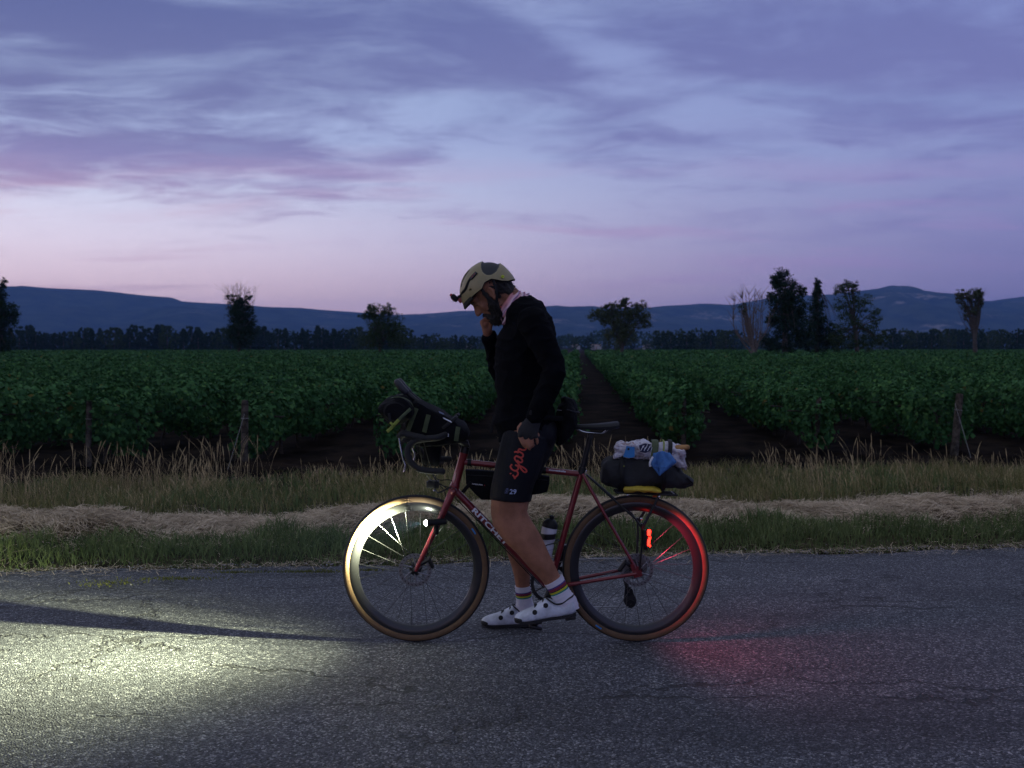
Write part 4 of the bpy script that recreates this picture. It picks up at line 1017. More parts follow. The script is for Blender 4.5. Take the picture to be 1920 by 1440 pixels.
for y_, mm in ((-.236, m_lime),):
    MB().tube([Qb(779, 761, -.225), Qb(768, 771, -.245), Qb(756, 783, -.2525)], .0072, 8, rb=.002, adir=(.72, 0, -.7)).build('strap', m_limed, hb)
    pts = [Qb(759, 780, -.253), Qb(752, 787, -.254), Qb(745, 795, -.253), Qb(738, 801, -.25)]
    MB().tube(pts, [.0075]*4, 8, rb=.0022, adir=(.72, 0, -.7)).build('strap', mm, hb)
    MB().box(Qb(747, 787, -.257), (.022, .006, .010), Matrix.Rotation(math.radians(45), 3, 'Y'), .002).build('buckle', m_lime, hb)
for y_ in (-.12, .12):
    ring = [C0 + Vector((math.cos(a)*.075, y_, math.sin(a)*.061)) for a in np.linspace(0, 2*math.pi, 33)]
    MB().tube(ring, .010, 6, rb=.002, adir=(0, 1, 0)).build('strap', m_limed, hb)
MB().tube([Qb(741, 768, -.246), Qb(744, 786, -.25)], .006, 6, rb=.002, adir=(1, 0, 0)).build('tab', m_vinyl, hb)
# --- accessory pouch behind the roll
ap = empty('stem_pouch', Qb(830, 830), 'black square pouch with lime webbing strapped above the stem', 'bag')
out = [(771, 757), (782, 748), (805, 757), (840, 776), (868, 793), (880, 812), (874, 824), (845, 832), (800, 836), (772, 826), (764, 806), (766, 780)]
mb = MB(); rings = []
cx_, cy_ = 820, 795
for off, f in ((-.13, .72), (-.125, .93), (-.10, 1.0), (0, 1.02), (.10, 1.0), (.125, .93), (.13, .72)):
    rr = crom([(cx_ + (a-cx_)*f, cy_ + (b_-cy_)*f) for a, b_ in out + out[:1]], 4)[:-1]
    rings.append([Qb(a, b_, off) for a, b_ in rr])
pb = mb.loft(rings).build('body', m_fab, ap, sharp=60); crumple(pb.data, .005, 14, 8)
for x0, y0, x1, y1 in ((786, 762, 770, 804), (808, 774, 800, 806), (862, 796, 858, 822)):
    MB().tube([Qb(x0, y0, -.134), Qb((x0+x1)/2, (y0+y1)/2, -.139), Qb(x1, y1, -.134)], .0105, 6, rb=.0018, adir=(1, 0, 0)).build('strap', m_limed, ap)
MB().box(Qb(778, 818, -.137), (.09, .006, .035), Matrix.Rotation(math.radians(8), 3, 'Y'), .003).build('side_flap', m_fab2, ap)
MB().add([Qb(834, 778.5, -.137), Qb(835.5, 781, -.139), Qb(851, 789, -.139), Qb(849, 785.5, -.137)], [(0, 1, 2, 3)]).build('name_label', m_white, ap, False)
lg = MB()
for a0 in range(4):
    a = math.radians(90*a0+45); c = Qb(842.5, 811, -.142); lg.box(c + Vector((math.cos(a)*.0052, 0, math.sin(a)*.0052)), (.0058, .001, .0058), Matrix.Rotation(.2, 3, 'Y'))
lg.build('logo_patch', m_white, ap, False)
MB().add([Qb(825, 768, -.10), Qb(834, 772, -.10), Qb(836, 775, -.10), Qb(828, 773, -.10)], [(0, 1, 2, 3)]).build('light_tab', mat('pale_tab', (.25, .3, .42), .5), ap, False)
# --- snack pouch hanging in the drops
sk = empty('snack_pouch', Qb(812, 874, -.06), 'round black snack pouch hanging between the drop bar and red head tube', 'bag')
ptop = Qb(816, 822, -.06); pbot = Qb(810, 872, -.06); pax = (pbot - ptop).normalized()
o = MB().lathe([(.0, .0), (.038, .0), (.044, .010), (.046, .040), (.045, .095), (.040, .120), (.030, .128), (0, .128)], ptop, pax, 28).build('body', m_fab, sk, sharp=60); crumple(o.data, .004, 26, 4)
MB().lathe([(.0455, .006), (.048, .008), (.048, .016), (.0455, .018)], ptop, pax, 28, True).build('rim_cord', m_vinyl, sk)
MB().tube([Qb(824, 824, -.06), Qb(838, 814, -.05)], .008, 6, rb=.002, adir=(0, 1, 0)).build('strap', m_vinyl, sk)
# --- frame bag
fb = empty('frame_bag', Qb(950, 935), 'slim black frame bag slung beneath the red top tube', 'bag')
out = [(873, 880), (900, 881), (960, 886), (1010, 890), (1030, 893), (1030, 905), (1026, 921), (1012, 925), (970, 930), (930, 936), (903, 936), (888, 922), (874, 906)]
mb = MB(); rings = []; cx_, cy_ = 950, 908
for off, f in ((-.031, .93), (-.028, .985), (-.02, 1.0), (.02, 1.0), (.028, .985), (.031, .93)):
    rings.append([Qb(cx_ + (a-cx_)*f, cy_ + (b_-cy_)*f, off) for a, b_ in out])
bd = mb.loft(rings).build('body', m_fab, fb, sharp=50)
MB().tube([Qb(876, 889, -.0315), Qb(950, 893, -.033), Qb(1026, 899, -.0315)], .0022, 6).build('zip', m_vinyl, fb)
for px in (880, 1020):
    c = TT0.lerp(TT1, (px-868)/222); MB().lathe([(.0160, -.009), (.0172, -.009), (.0172, .009), (.0160, .009)], c, TT1-TT0, 20, True).build('strap', m_vinyl, fb)
V, Fp = text_mesh('APIDURA', 1.0, 0, .01); V[:, 0] *= .052/V[:, 0].max(); V[:, 1] *= .0055/V[:, 1].max()
MB().add([Qb(885, 906.5, -.0335) + Vector((x, 0, y - x*.10)) for x, y, _ in V], Fp).build('lettering', m_white, fb, False)
MB().add([Qb(908, 908.5, -.0335) + Vector((x, 0, z)) for x, z in ((0, .003), (.004, 0), (0, -.003), (.0015, 0))], [(0, 3, 2, 1)]).build('logo_mark', mat('red_mark', (.5, .05, .08), .5), fb, False)
MB().tube([Qb(868, 922, -.02), Qb(884, 902, -.034)], .010, 6, rb=.002, adir=(1, 0, .5)).build('strap', m_vinyl, fb)
# --- water bottle
wb = empty('water_bottle', Qb(1021, 1050), 'white water bottle with black bands behind the rider\'s calf', 'bottle')
m_bot = bpy.data.materials.new('bottle_plastic'); m_bot.use_nodes = True; q = N(m_bot.node_tree); b = bsdf(m_bot)
tcz = q.add('ShaderNodeSeparateXYZ'); q.l.new(q.add('ShaderNodeTexCoord').outputs['Generated'], tcz.inputs[0])
q.l.new(q.ramp(tcz.outputs[2], [(0, (.50, .50, .56)), (.30, (.50, .50, .56)), (.31, (.30, .31, .38)), (.335, (.50, .50, .56)), (.60, (.50, .50, .56)), (.61, (.012, .012, .014)), (.76, (.012, .012, .014)), (.77, (.50, .50, .56)), (1, (.50, .50, .56))], 'CONSTANT'), b.inputs['Base Color']); b.inputs['Roughness'].default_value = .4
ba, bt = Qb(1019, 1048), Qb(1031, 987); ax = (bt-ba).normalized(); Lb = (bt-ba).length
MB().lathe([(0, 0), (.034, 0), (.0365, .006), (.0365, Lb*.46), (.0335, Lb*.50), (.0335, Lb*.56), (.0368, Lb*.60), (.0368, Lb*.95), (.034, Lb)], ba, ax, 32).build('body', m_bot, wb)
cp = MB().lathe([(.0375, 0), (.0375, .014), (.030, .026), (.022, .036), (.012, .040), (.0, .040)], bt - ax*.004, ax, 32).build('cap', m_vinyl, wb)
MB().lathe([(.010, .036), (.010, .046), (.012, .048), (.012, .055), (.006, .058), (0, .058)], bt - ax*.004, ax, 20).build('nozzle', m_vinyl, wb)
# --- rear dry bag
db = empty('rack_bag', Qb(1205, 918), 'bulky black dry bag lying along the rear rack', 'bag')
bd = soft_loft([(1122, 886, 0, .030, .03), (1128, 885, 0, .062, .06), (1145, 885, 0, .084, .085), (1175, 884, 0, .086, .09), (1210, 885, 0, .082, .09), (1245, 887, 0, .078, .085), (1268, 892, 0, .066, .075), (1283, 898, 0, .040, .06), (1293, 902, 0, .016, .055), (1298, 904, 0, .010, .05)], 32, 6).build('body', m_fab2, db, sharp=70)
crumple(bd.data, .010, 9, 5, .004)
MB().tube([Qb(1284, 893, -.058), Qb(1296, 903, -.05), Qb(1284, 909, -.055)], .004, 6).build('closure', m_vinyl, db)
for px in (1163, 1240):
    ring = [Qb(px, 886) + Vector((0, math.cos(a)*.094, math.sin(a)*.088)) for a in np.linspace(0, 2*math.pi, 30)]
    MB().tube(ring, .010, 6, rb=.0016, adir=(1, 0, 0)).build('strap', m_vinyl, db)
V, Fp = text_mesh('TAILFIN', 1, 0, .01); V[:, 0] *= .045/V[:, 0].max(); V[:, 1] *= .008/V[:, 1].max()
MB().ellipsoid(Qb(1166, 870, -.088), (.004, .003, .004), nu=10, nv=6).build('tag', m_lime, db)
# --- folded yellow thing between rack and bag
yl = empty('yellow_pouch', Qb(1200, 921), 'folded yellow pouch squeezed between the rack and black bag', 'pouch')
o = soft_loft([(1166, 914, -.045, .008, .03), (1169, 914, -.045, .017, .04), (1185, 913, -.045, .0185, .045), (1205, 913.5, -.045, .018, .045), (1222, 915, -.045, .017, .045), (1233, 917, -.045, .013, .04), (1237, 918.5, -.045, .006, .03)], 20, 5).build('body', m_yel, yl, sharp=60); crumple(o.data, .003, 30, 2)
MB().tube(path([Qb(1167, 913, -.088), Qb(1185, 914, -.093), Qb(1210, 914, -.093), Qb(1233, 918, -.088)], 4), .0024, 6).build('fold', m_yel, yl)
# --- plastic-wrapped bread on top
m_wrap = bpy.data.materials.new('printed_film'); m_wrap.use_nodes = True; q = N(m_wrap.node_tree); b = bsdf(m_wrap)
tc = q.add('ShaderNodeTexCoord').outputs['Object']; wn = q.noise(q.mapping(tc, (14, 14, 30)), 1.0, 5, .6, 1.2)
q.l.new(q.ramp(wn, [(.25, (.10, .12, .22)), (.38, (.30, .24, .30)), (.47, (.62, .60, .68)), (.58, (.70, .68, .74)), (.66, (.42, .28, .26)), (.75, (.14, .16, .30))], 'LINEAR'), b.inputs['Base Color'])
b.inputs['Roughness'].default_value = .28; b.inputs['Coat Weight'].default_value = .4
bn = q.add('ShaderNodeBump'); bn.inputs['Strength'].default_value = .8; bn.inputs['Distance'].default_value = .012; q.l.new(q.noise(q.mapping(tc, (1, 1, 1.8)), 38, 4, .6, 1.5), bn.inputs['Height']); q.l.new(bn.outputs[0], b.inputs['Normal'])
br = empty('wrapped_loaf', Qb(1215, 865), 'loaf in crinkled printed plastic film strapped on the black bag', 'bread')
o = soft_loft([(1147, 849, -.01, .012, .03), (1150, 847, -.01, .030, .04), (1160, 844, -.01, .046, .05), (1175, 841, -.01, .052, .055), (1195, 845, -.01, .055, .06), (1220, 848, -.01, .058, .06), (1250, 850, -.01, .056, .06), (1272, 853, -.01, .058, .06), (1283, 857, -.01, .062, .055), (1286, 858, -.01, .056, .045)], 36, 8).build('film', m_wrap, br, sharp=80)
crumple(o.data, .012, 22, 7, .006)
crust = MB().tube([Qb(1268, 838, -.04), Qb(1286, 837, -.04)], [.014, .012], 12, round_caps=True); crust.build('crust', mat('bread_crust', (.42, .22, .08), .8, var=.3, vscale=30, bump=.4), br)
for px, mm in ((1222, m_limed), (1238, m_lime), (1250, m_vinyl)):
    ring = [Qb(px, 851, -.01) + Vector((.012*math.sin(a), math.cos(a)*.073, math.sin(a)*.068)) for a in np.linspace(-.6, math.pi+.6, 26)]
    MB().tube(ring, .004 if mm is m_lime else .010 if mm is m_vinyl else .016, 6, rb=.0016, adir=(1, 0, 0)).build('strap', mm, br)
V2 = [(1165, 853), (1171, 833), (1186, 835), (1186, 853), (1176, 855)]
MB().plate([Qb(a, b_, -.083) for a, b_ in V2], (0, 1, 0), .002).build('blue_tag', m_blue, br, False)
MB().lathe([(.0, -.0015), (.005, -.0015), (.005, .0015), (0, .0015)], Qb(1174.5, 838.5, -.085), (0, 1, 0), 16).build('tag_hole', m_vinyl, br)
mbk = MB().plate([Qb(a, b_, -.082) for a, b_ in ((1194, 832), (1205, 828), (1216, 830), (1218, 841), (1206, 846), (1196, 844))], (0, 1, 0), .002)
mbk.build('dark_print', mat('navy_print', (.012, .018, .06), .4), br, False)
mb = MB(); random.seed(3)
for i in range(10):
    x_, y_ = 1197 + i*2.1, 840 - (i % 3)*3; mb.tube([Qb(x_, y_ + 2, -.0845), Qb(x_ + 2.2, y_ - 2.5 - (i % 2)*2, -.0845)], .0016, 5)
mb.build('print_scrawl', m_white, br, False)
# --- blue cloth draped over the strap
bc = empty('blue_cloth', Qb(1236, 880), 'folded blue cloth tucked under the straps of the loaf', 'cloth')
m_cl = mat('blue_cotton', (.055, .17, .42), .8, var=.25, vscale=16, bump=.3, bscale=200)
A = np.array; tl, tr_, rt, bt_, lf = (1222, 848), (1248, 846), (1262, 857), (1231, 887), (1215, 870)
mb = MB(); rows = []; nx, ny = 22, 18
for j in range(ny+1):
    v = j/ny; row = []
    for i in range(nx+1):
        u_ = i/nx
        xl = 1221 - 6*min(1, v*2) + (16*max(0, v-.5)*2 if v > .5 else 0); xr = 1250 + 12*min(1, v*2.6) - (31*max(0, v-.40)/.6)
        x_ = xl + (max(xr, xl+.4)-xl)*u_; y_ = 846.5 + 40*v - 4*math.sin(math.pi*u_)*(1-v)
        row.append(Qb(x_, y_, -.089 - .010*math.sin(v*2.2) - .006*math.sin(u_*9+v*3) - .004*math.sin(u_*17)))
    rows.append(row)
vs = [p for r in rows for p in r]; fs = [(j*(nx+1)+i, j*(nx+1)+i+1, (j+1)*(nx+1)+i+1, (j+1)*(nx+1)+i) for j in range(ny) for i in range(nx)]
o = mb.add(vs, fs).build('drape', m_cl, bc, sharp=0); md = o.modifiers.new('s', 'SOLIDIFY'); md.thickness = .004
MB().tube([Qb(1216, 869, -.105), Qb(1232, 871, -.113), Qb(1244, 870, -.108)], .0022, 6).build('hem', m_cl, bc)
MB().tube(path([Qb(1219, 852, -.10), Qb(1214, 862, -.10), Qb(1214, 870, -.098)], 4), [.006]*9, 8).build('white_edge', m_white, bc)

# ---- headlight on the fork blade
hl = empty('headlight', Qb(818, 985, -.075), 'small black headlight shining white, clamped to the fork blade', 'light')
LC = Qb(801, 975, -.082); hax = (Qb(838, 973, -.070) - LC).normalized()
MB().lathe([(.0, .0), (.0135, .0), (.0165, .004), (.0165, .024), (.0155, .030), (.0155, .082), (.0120, .094), (0, .094)], LC + hax*.004, hax, 28).build('housing', m_vinyl, hl)
MB().tube([Qb(820, 978, -.075), Qb(820, 996, -.058)], .011, 12).build('clamp', m_vinyl, hl)
m_lens = mat('lit_lens', (.9, .9, .9), .3, emit=(.93, 1.0, .80), estr=LENS_STR)
MB().lathe([(0, -.009), (.005, -.0082), (.0092, -.005), (.0118, 0), (.0125, .004)], LC, hax, 24).build('lens', m_lens, hl)
sp_d = bpy.data.lights.new('beam', 'SPOT'); sp_d.energy = BEAM_W; sp_d.spot_size = math.radians(150); sp_d.spot_blend = 1.0; sp_d.shadow_soft_size = .006; sp_d.color = (.96, 1.0, .60)
spo = bpy.data.objects.new('beam', sp_d); COL.objects.link(spo); spo.parent = hl
sp_d.use_nodes = True; lq = N(sp_d.node_tree); le_ = sp_d.node_tree.nodes['Emission']      # beam profile: a bright core and a faint wide spill
lx = lq.add('ShaderNodeSeparateXYZ'); lq.l.new(lq.add('ShaderNodeTexCoord').outputs['Normal'], lx.inputs[0])
z2_ = lq.math('MAXIMUM', lq.math('MULTIPLY', lx.outputs[2], lx.outputs[2]), .02)
hx_ = lq.math('DIVIDE', lq.math('MULTIPLY', lx.outputs[0], lx.outputs[0]), z2_); vy_ = lq.math('DIVIDE', lq.math('MULTIPLY', lx.outputs[1], lx.outputs[1]), z2_)
core_ = lq.math('EXPONENT', lq.math('ADD', lq.math('DIVIDE', hx_, -.27), lq.math('DIVIDE', vy_, -.11)))
wide_ = lq.math('MULTIPLY', lq.math('EXPONENT', lq.math('DIVIDE', lq.math('ADD', hx_, vy_), -.9)), .05)
lq.l.new(lq.math('ADD', core_, wide_), le_.inputs['Strength'])
bdir = Vector((-1.0, -.13, -.09)); pos_ = LC + bdir.normalized()*.02
spo.location = pos_ - ORG[hl.name]; spo.rotation_euler = (-bdir).to_track_quat('Z', 'Y').to_euler()
# ---- unlit lamp hung under the bar
ul = empty('bar_lamp', Qb(814, 910, -.02), 'unlit black square lamp hanging under the handlebar', 'light')
MB().box(Qb(813, 907, -.02), (.054, .045, .036), Matrix.Rotation(.06, 3, 'Y'), .006).build('housing', m_vinyl, ul)
MB().tube(path([Qb(816, 915, -.03), Qb(822, 922, -.03), Qb(834, 918, -.02), Qb(846, 912, -.02)], 4), .004, 8).build('bracket', m_black, ul)
MB().box(Qb(801.5, 907, -.02), (.003, .036, .026), None, .001).build('lens', mat('dark_lens', (.05, .05, .06), .1), ul)
MB().tube([Qb(815, 917, -.045), Qb(816, 917, -.05)], .005, 10).build('bolt', m_silver, ul)
# ---- tail light on the rack strut
tl_ = empty('tail_light', Qb(1212, 1024, -.08), 'small glowing red tail light clipped to the rear rack strut', 'light')
TC = Qb(1210, 1004, -.086)
MB().box(TC + Vector((-.012, 0, -.004)), (.018, .024, .092), None, .005).build('housing', m_vinyl, tl_)
m_rl = mat('lit_red_lens', (.6, .02, .01), .25, emit=(1.0, .016, .008), estr=TAIL_STR)
ln = MB()
for x0, z0, x1, z1, r_ in ((.004, .020, .006, .036, .0088), (.008, -.002, .009, .010, .0058), (.002, -.026, .005, -.008, .0066), (.010, -.034, .010, -.030, .0040)):
    ln.tube([TC + Vector((x0, -.002, z0)), TC + Vector((x1, -.002, z1))], r_, 14, round_caps=True)
ln.build('lens', m_rl, tl_)
MB().box(TC + Vector((.002, -.004, .014)), (.020, .022, .005), Matrix.Rotation(.3, 3, 'Y'), .002).build('band', m_vinyl, tl_)
tsp = bpy.data.lights.new('tail_beam', 'SPOT'); tsp.energy = TAIL_W; tsp.spot_size = math.radians(150); tsp.spot_blend = 1.0; tsp.color = (1.0, .06, .12); tsp.shadow_soft_size = .03
to = bpy.data.objects.new('tail_beam', tsp); COL.objects.link(to); to.parent = tl_
bd_ = Vector((1.0, -.02, -.42)); to.location = TC + Vector((.022, 0, .01)) - ORG[tl_.name]; to.rotation_euler = (-bd_).to_track_quat('Z', 'Y').to_euler()
# ================================================================== RIDER
m_skin = mat('skin', (.27, .120, .070), .62, var=.12, vscale=11, bump=.35, bscale=140, spec=.3, col2=(.34, .152, .092))
m_jersey = mat('black_jersey', (.0035, .004, .006), .9, var=.25, vscale=12, bump=.5, bscale=260, spec=.06)
m_short = mat('black_lycra', (.005, .006, .010), .6, var=.15, vscale=12, bump=.25, bscale=320, spec=.2)
m_sock = bpy.data.materials.new('striped_sock'); m_sock.use_nodes = True
m_shoe = mat('white_shoe', (.50, .53, .60), .45, var=.22, vscale=22, bump=.2, bscale=60)
m_sole = mat('black_sole', (.012, .012, .013), .6)
m_hair = mat('dark_hair', (.010, .008, .008), .55, bump=.6, bscale=220)
m_glove = mat('black_glove', (.012, .012, .014), .8, bump=.4, bscale=150)
m_orange = mat('orange_print', (.50, .055, .035), .6)
m_lblue = mat('blue_print', (.40, .48, .72), .6)

def solid(shapes, voxel, smooth=4, fac=.5):
    """union of overlapping closed shapes -> one continuous skin"""
    mb = MB()
    for s in shapes: mb.add(s.v, s.f)
    me = bpy.data.meshes.new('tmp'); me.from_pydata([tuple(v) for v in mb.v], [], mb.f)
    o = bpy.data.objects.new('tmp', me); COL.objects.link(o)
    r = o.modifiers.new('r', 'REMESH'); r.mode = 'VOXEL'; r.voxel_size = voxel; r.use_smooth_shade = True
    if smooth: s_ = o.modifiers.new('s', 'SMOOTH'); s_.factor = fac; s_.iterations = smooth
    dg = bpy.context.evaluated_depsgraph_get(); out = bpy.data.meshes.new_from_object(o.evaluated_get(dg))
    bpy.data.objects.remove(o); bpy.data.meshes.remove(me); return out
def place(me, name, m_, parent):
    off = ORG[parent.name]; me.transform(Matrix.Translation(-off)); me.materials.clear(); o = link(name, me, m_, parent); return o
def limb(keys, n=22, sub=6, grow=0.0, caps=True, adir=(0, 1, 0)):
    """keys: (px, py, off, radius across view, radius in view)"""
    K = crom(keys, sub); pts = [Q(k[0], k[1], k[2]) for k in K]
    return MB().tube(pts, [k[3]+grow for k in K], n, rb=[k[4]+grow for k in K], adir=adir, round_caps=caps)

# --- joints, measured from the photograph
TORSO = [(984, 872, 0, .125, .085), (987, 838, 0, .165, .122), (989, 800, 0, .168, .132), (984, 755, 0, .148, .122), (981, 705, 0, .158, .124), (984, 655, 0, .175, .128), (990, 620, 0, .185, .118), (986, 596, 0, .165, .095), (976, 580, 0, .078, .060)]
NECK = [(982, 592, 0, .062, .064), (968, 572, 0, .056, .058), (952, 556, 0, .055, .058), (940, 546, 0, .055, .06)]
ARM_N = [(996, 600, -.175, .050, .058), (1006, 618, -.205, .052, .058), (1024, 655, -.235, .046, .050), (1038, 688, -.255, .040, .044), (1034, 712, -.262, .041, .043), (1016, 752, -.258, .035, .037), (1003, 782, -.250, .026, .030)]
ARM_F = [(984, 604, .175, .050, .056), (978, 628, .205, .052, .054), (962, 668, .225, .046, .047), (947, 704, .225, .040, .042), (936, 690, .20, .041, .040), (926, 655, .145, .035, .034), (917, 630, .095, .026, .028)]
LEG_N = [(986, 815, -.09, .095, .100), (975, 860, -.105, .092, .100), (962, 905, -.115, .083, .092), (955, 945, -.120, .070, .086), (956, 968, -.120, .062, .085), (968, 991, -.120, .060, .081), (988, 1016, -.118, .062, .072), (1009, 1048, -.115, .051, .058), (1031, 1080, -.112, .038, .044), (1046, 1106, -.112, .034, .040), (1056, 1126, -.112, .034, .042)]
LEG_F = [(986, 815, .09, .095, .100), (978, 860, .115, .092, .096), (968, 905, .14, .082, .086), (962, 950, .17, .066, .074), (962, 985, .195, .058, .066), (972, 1030, .22, .055, .060), (978, 1070, .24, .042, .044), (981, 1105, .25, .033, .036), (984, 1135, .255, .033, .040)]

FEET = Vector(((960-960)*.0026, D0 + .1, 0.004))
rider = empty('person', Q(975, 1178, .25) + Vector((0, -.1, 0)), 'bearded rider in black jersey and shorts straddling the red bicycle, head bowed', 'person')

# head frame
PIT = math.radians(40); HC = Q(923, 552)
fw = Vector((-math.cos(PIT), 0, -math.sin(PIT))); upv = Vector((-math.sin(PIT), 0, math.cos(PIT))); lat = Vector((0, 1, 0))
HR = Matrix((fw, lat, upv)).transposed()           # columns: forward, lateral, up
def hp(f, s, u): return HC + fw*f + lat*s + upv*u
def hel(f, s, u, rf, rs, ru, tilt=0.0): return MB().ellipsoid(hp(f, s, u), (rf, rs, ru), HR @ Matrix.Rotation(tilt, 3, 'Y'))
def htube(keys, n=12): return MB().tube([hp(*k[:3]) for k in keys], [k[3] for k in keys], n, round_caps=True)
head = [hel(-.008, 0, .030, .098, .075, .085), hel(.030, 0, -.035, .062, .058, .082), hel(.048, 0, -.055, .043, .045, .055), hel(.066, 0, -.092, .024, .028, .022),
        hel(.020, 0, -.060, .062, .060, .045),
        htube([(.082, -.045, .030, .013), (.094, -.02, .033, .014), (.097, 0, .030, .013), (.094, .02, .033, .014), (.082, .045, .030, .013)]),       # brow
        htube([(.094, 0, .022, .0085), (.102, 0, .002, .0095), (.110, 0, -.018, .0115), (.113, 0, -.028, .0125)]), hel(.090, 0, -.010, .018, .017, .030), hel(.103, -.010, -.032, .010, .008, .008), hel(.103, .010, -.032, .010, .008, .008),
        htube([(.088, -.018, -.066, .008), (.096, 0, -.065, .0095), (.088, .018, -.066, .008)]), htube([(.086, -.016, -.078, .008), (.093, 0, -.078, .0095), (.086, .016, -.078, .008)]),
        hel(.066, -.038, -.015, .022, .020, .024), hel(.066, .038, -.015, .022, .020, .024)]
for sg in (-1, 1):   # eyelids over the eyes, ears
    head.append(hel(.080, sg*.031, .006, .014, .017, .012))
    head.append(htube([(.004, sg*.078, .022, .006), (-.004, sg*.086, .028, .006), (-.012, sg*.088, .018, .006), (-.010, sg*.086, -.002, .006), (.0, sg*.080, -.022, .0065), (.008, sg*.077, -.028, .007)], 8))
    head.append(hel(.003, sg*.077, .0, .014, .007, .026))
# hands: near (hanging, palm to thigh) and far (at the mouth)
def finger(keys, r): return MB().tube([Q(*k) for k in keys], [r*1.08, r, r*.97, r*.86][:len(keys)] if len(keys) <= 4 else [r]*len(keys), 10, round_caps=True)
hand_n = [limb([(1003, 780, -.25, .022, .028), (997, 796, -.253, .017, .036), (990, 810, -.256, .015, .042), (989, 818, -.257, .013, .040)], 16, 4),
          finger([(976, 810, -.258), (975, 821, -.262), (981, 833, -.258), (985, 838, -.246)], .0090), finger([(985, 815, -.258), (987, 826, -.264), (992, 838, -.258), (993, 842, -.245)], .0092),
          finger([(994, 815, -.257), (997, 825, -.262), (999, 834, -.254), (999, 837, -.243)], .0086), finger([(1002, 812, -.255), (1006, 821, -.259), (1008, 829, -.252), (1007, 832, -.242)], .0076),
          finger([(990, 793, -.245), (978, 795, -.236), (972, 802, -.236), (973, 811, -.240)], .0098)]
hand_f = [MB().ellipsoid(Q(911, 607, .055), (.020, .034, .022)), limb([(918, 634, .10, .024, .026), (914, 622, .082, .030, .024), (911, 612, .066, .034, .021)], 16, 4),
          finger([(907, 611, .038), (904, 602, .030), (911, 596, .024), (918, 599, .022)], .0090), finger([(906, 612, .056), (902, 603, .050), (909, 598, .042), (917, 601, .038)], .0092),
          finger([(907, 613, .074), (902, 606, .070), (908, 601, .060), (915, 603, .054)], .0086), finger([(908, 615, .090), (904, 609, .087), (909, 605, .078), (914, 606, .070)], .0076),
          finger([(918, 619, .05), (921, 610, .036), (920, 602, .028), (915, 598, .022)], .0098)]
body_shapes = [limb(TORSO, 28), limb(NECK, 20), limb(ARM_N), limb(ARM_F), limb(LEG_N), limb(LEG_F)] + head + hand_n + hand_f
body_shapes += [MB().ellipsoid(Q(938, 976, -.124), (.038, .040, .050))]
bm_ = solid(body_shapes, .0048, 5)
body = place(bm_, 'body', m_skin, rider)

# --- eyes
for sg in (-1, 1):
    MB().ellipsoid(hp(.0885, sg*.031, .0035), (.006, .0115, .0045), HR, 12, 8).build('eye', mat('eye_dark', (.02, .015, .012), .2) if sg == -1 else bpy.data.materials['eye_dark'], rider)
    MB().tube([hp(.093, sg*.048, .024), hp(.100, sg*.032, .029), hp(.103, sg*.014, .024)], [.003, .0055, .004], 8, rb=.003).build('eyebrow', m_hair, rider)

# --- hair and beard
hair = solid([hel(-.030, 0, .020, .088, .079, .078), hel(-.060, 0, -.030, .052, .066, .048), htube([(-.078, -.035, -.05, .018), (-.085, 0, -.055, .022), (-.078, .035, -.05, .018)]),
              htube([(.030, -.074, .020, .012), (.020, -.074, -.012, .013)]), htube([(.030, .074, .020, .012), (.020, .074, -.012, .013)])], .0045, 2)
crumple(hair, .004, 60, 2)
ho = place(hair, 'hair', m_hair, rider)
beard = solid([hel(.030, 0, -.056, .050, .0745, .066), hel(.058, 0, -.104, .036, .046, .036), hel(.045, 0, -.088, .046, .056, .044),
               htube([(.022, -.070, .022, .011), (.026, -.071, -.005, .013), (.030, -.068, -.04, .020)]), htube([(.022, .070, .022, .011), (.026, .071, -.005, .013), (.028, .066, -.04, .018)]),
               htube([(.078, -.036, -.082, .015), (.088, -.026, -.060, .010), (.097, 0, -.050, .0095), (.088, .026, -.060, .010), (.078, .036, -.082, .015)]), hel(.076, 0, -.094, .022, .024, .018)], .004, 3)
crumple(beard, .003, 75, 4)
bo = place(beard, 'beard', m_hair, rider)
def strands(me_o, name, n, ln, down, parent, seed):
    random.seed(seed); me_ = me_o.data; mb = MB(); V = me_.vertices
    for _ in range(n):
        v = V[random.randrange(len(V))]; nr = v.normal
        d = (nr*random.uniform(.5, 1.0) + down*random.uniform(.4, 1.3) + Vector((random.gauss(0, .25), random.gauss(0, .25), random.gauss(0, .25)))).normalized()
        s = nr.cross(d); 
        if s.length < 1e-4: continue
        s = s.normalized()*.0007; L = ln*random.uniform(.5, 1.2); p = v.co + ORG[parent.name]
        mb.add([p - s, p + s, p + d*L*.6 + s*.8, p + d*L + down*L*.3], [(0, 1, 2), (0, 2, 3)])
    o = mb.build(name, m_hair, me_o, False); o['kind'] = 'stuff'
strands(bo, 'beard_hair', 1500, .009, (fw*.3 - upv).normalized(), rider, 4)
strands(ho, 'hair_strand', 900, .013, (-fw*.7 - upv*.6).normalized(), rider, 6)

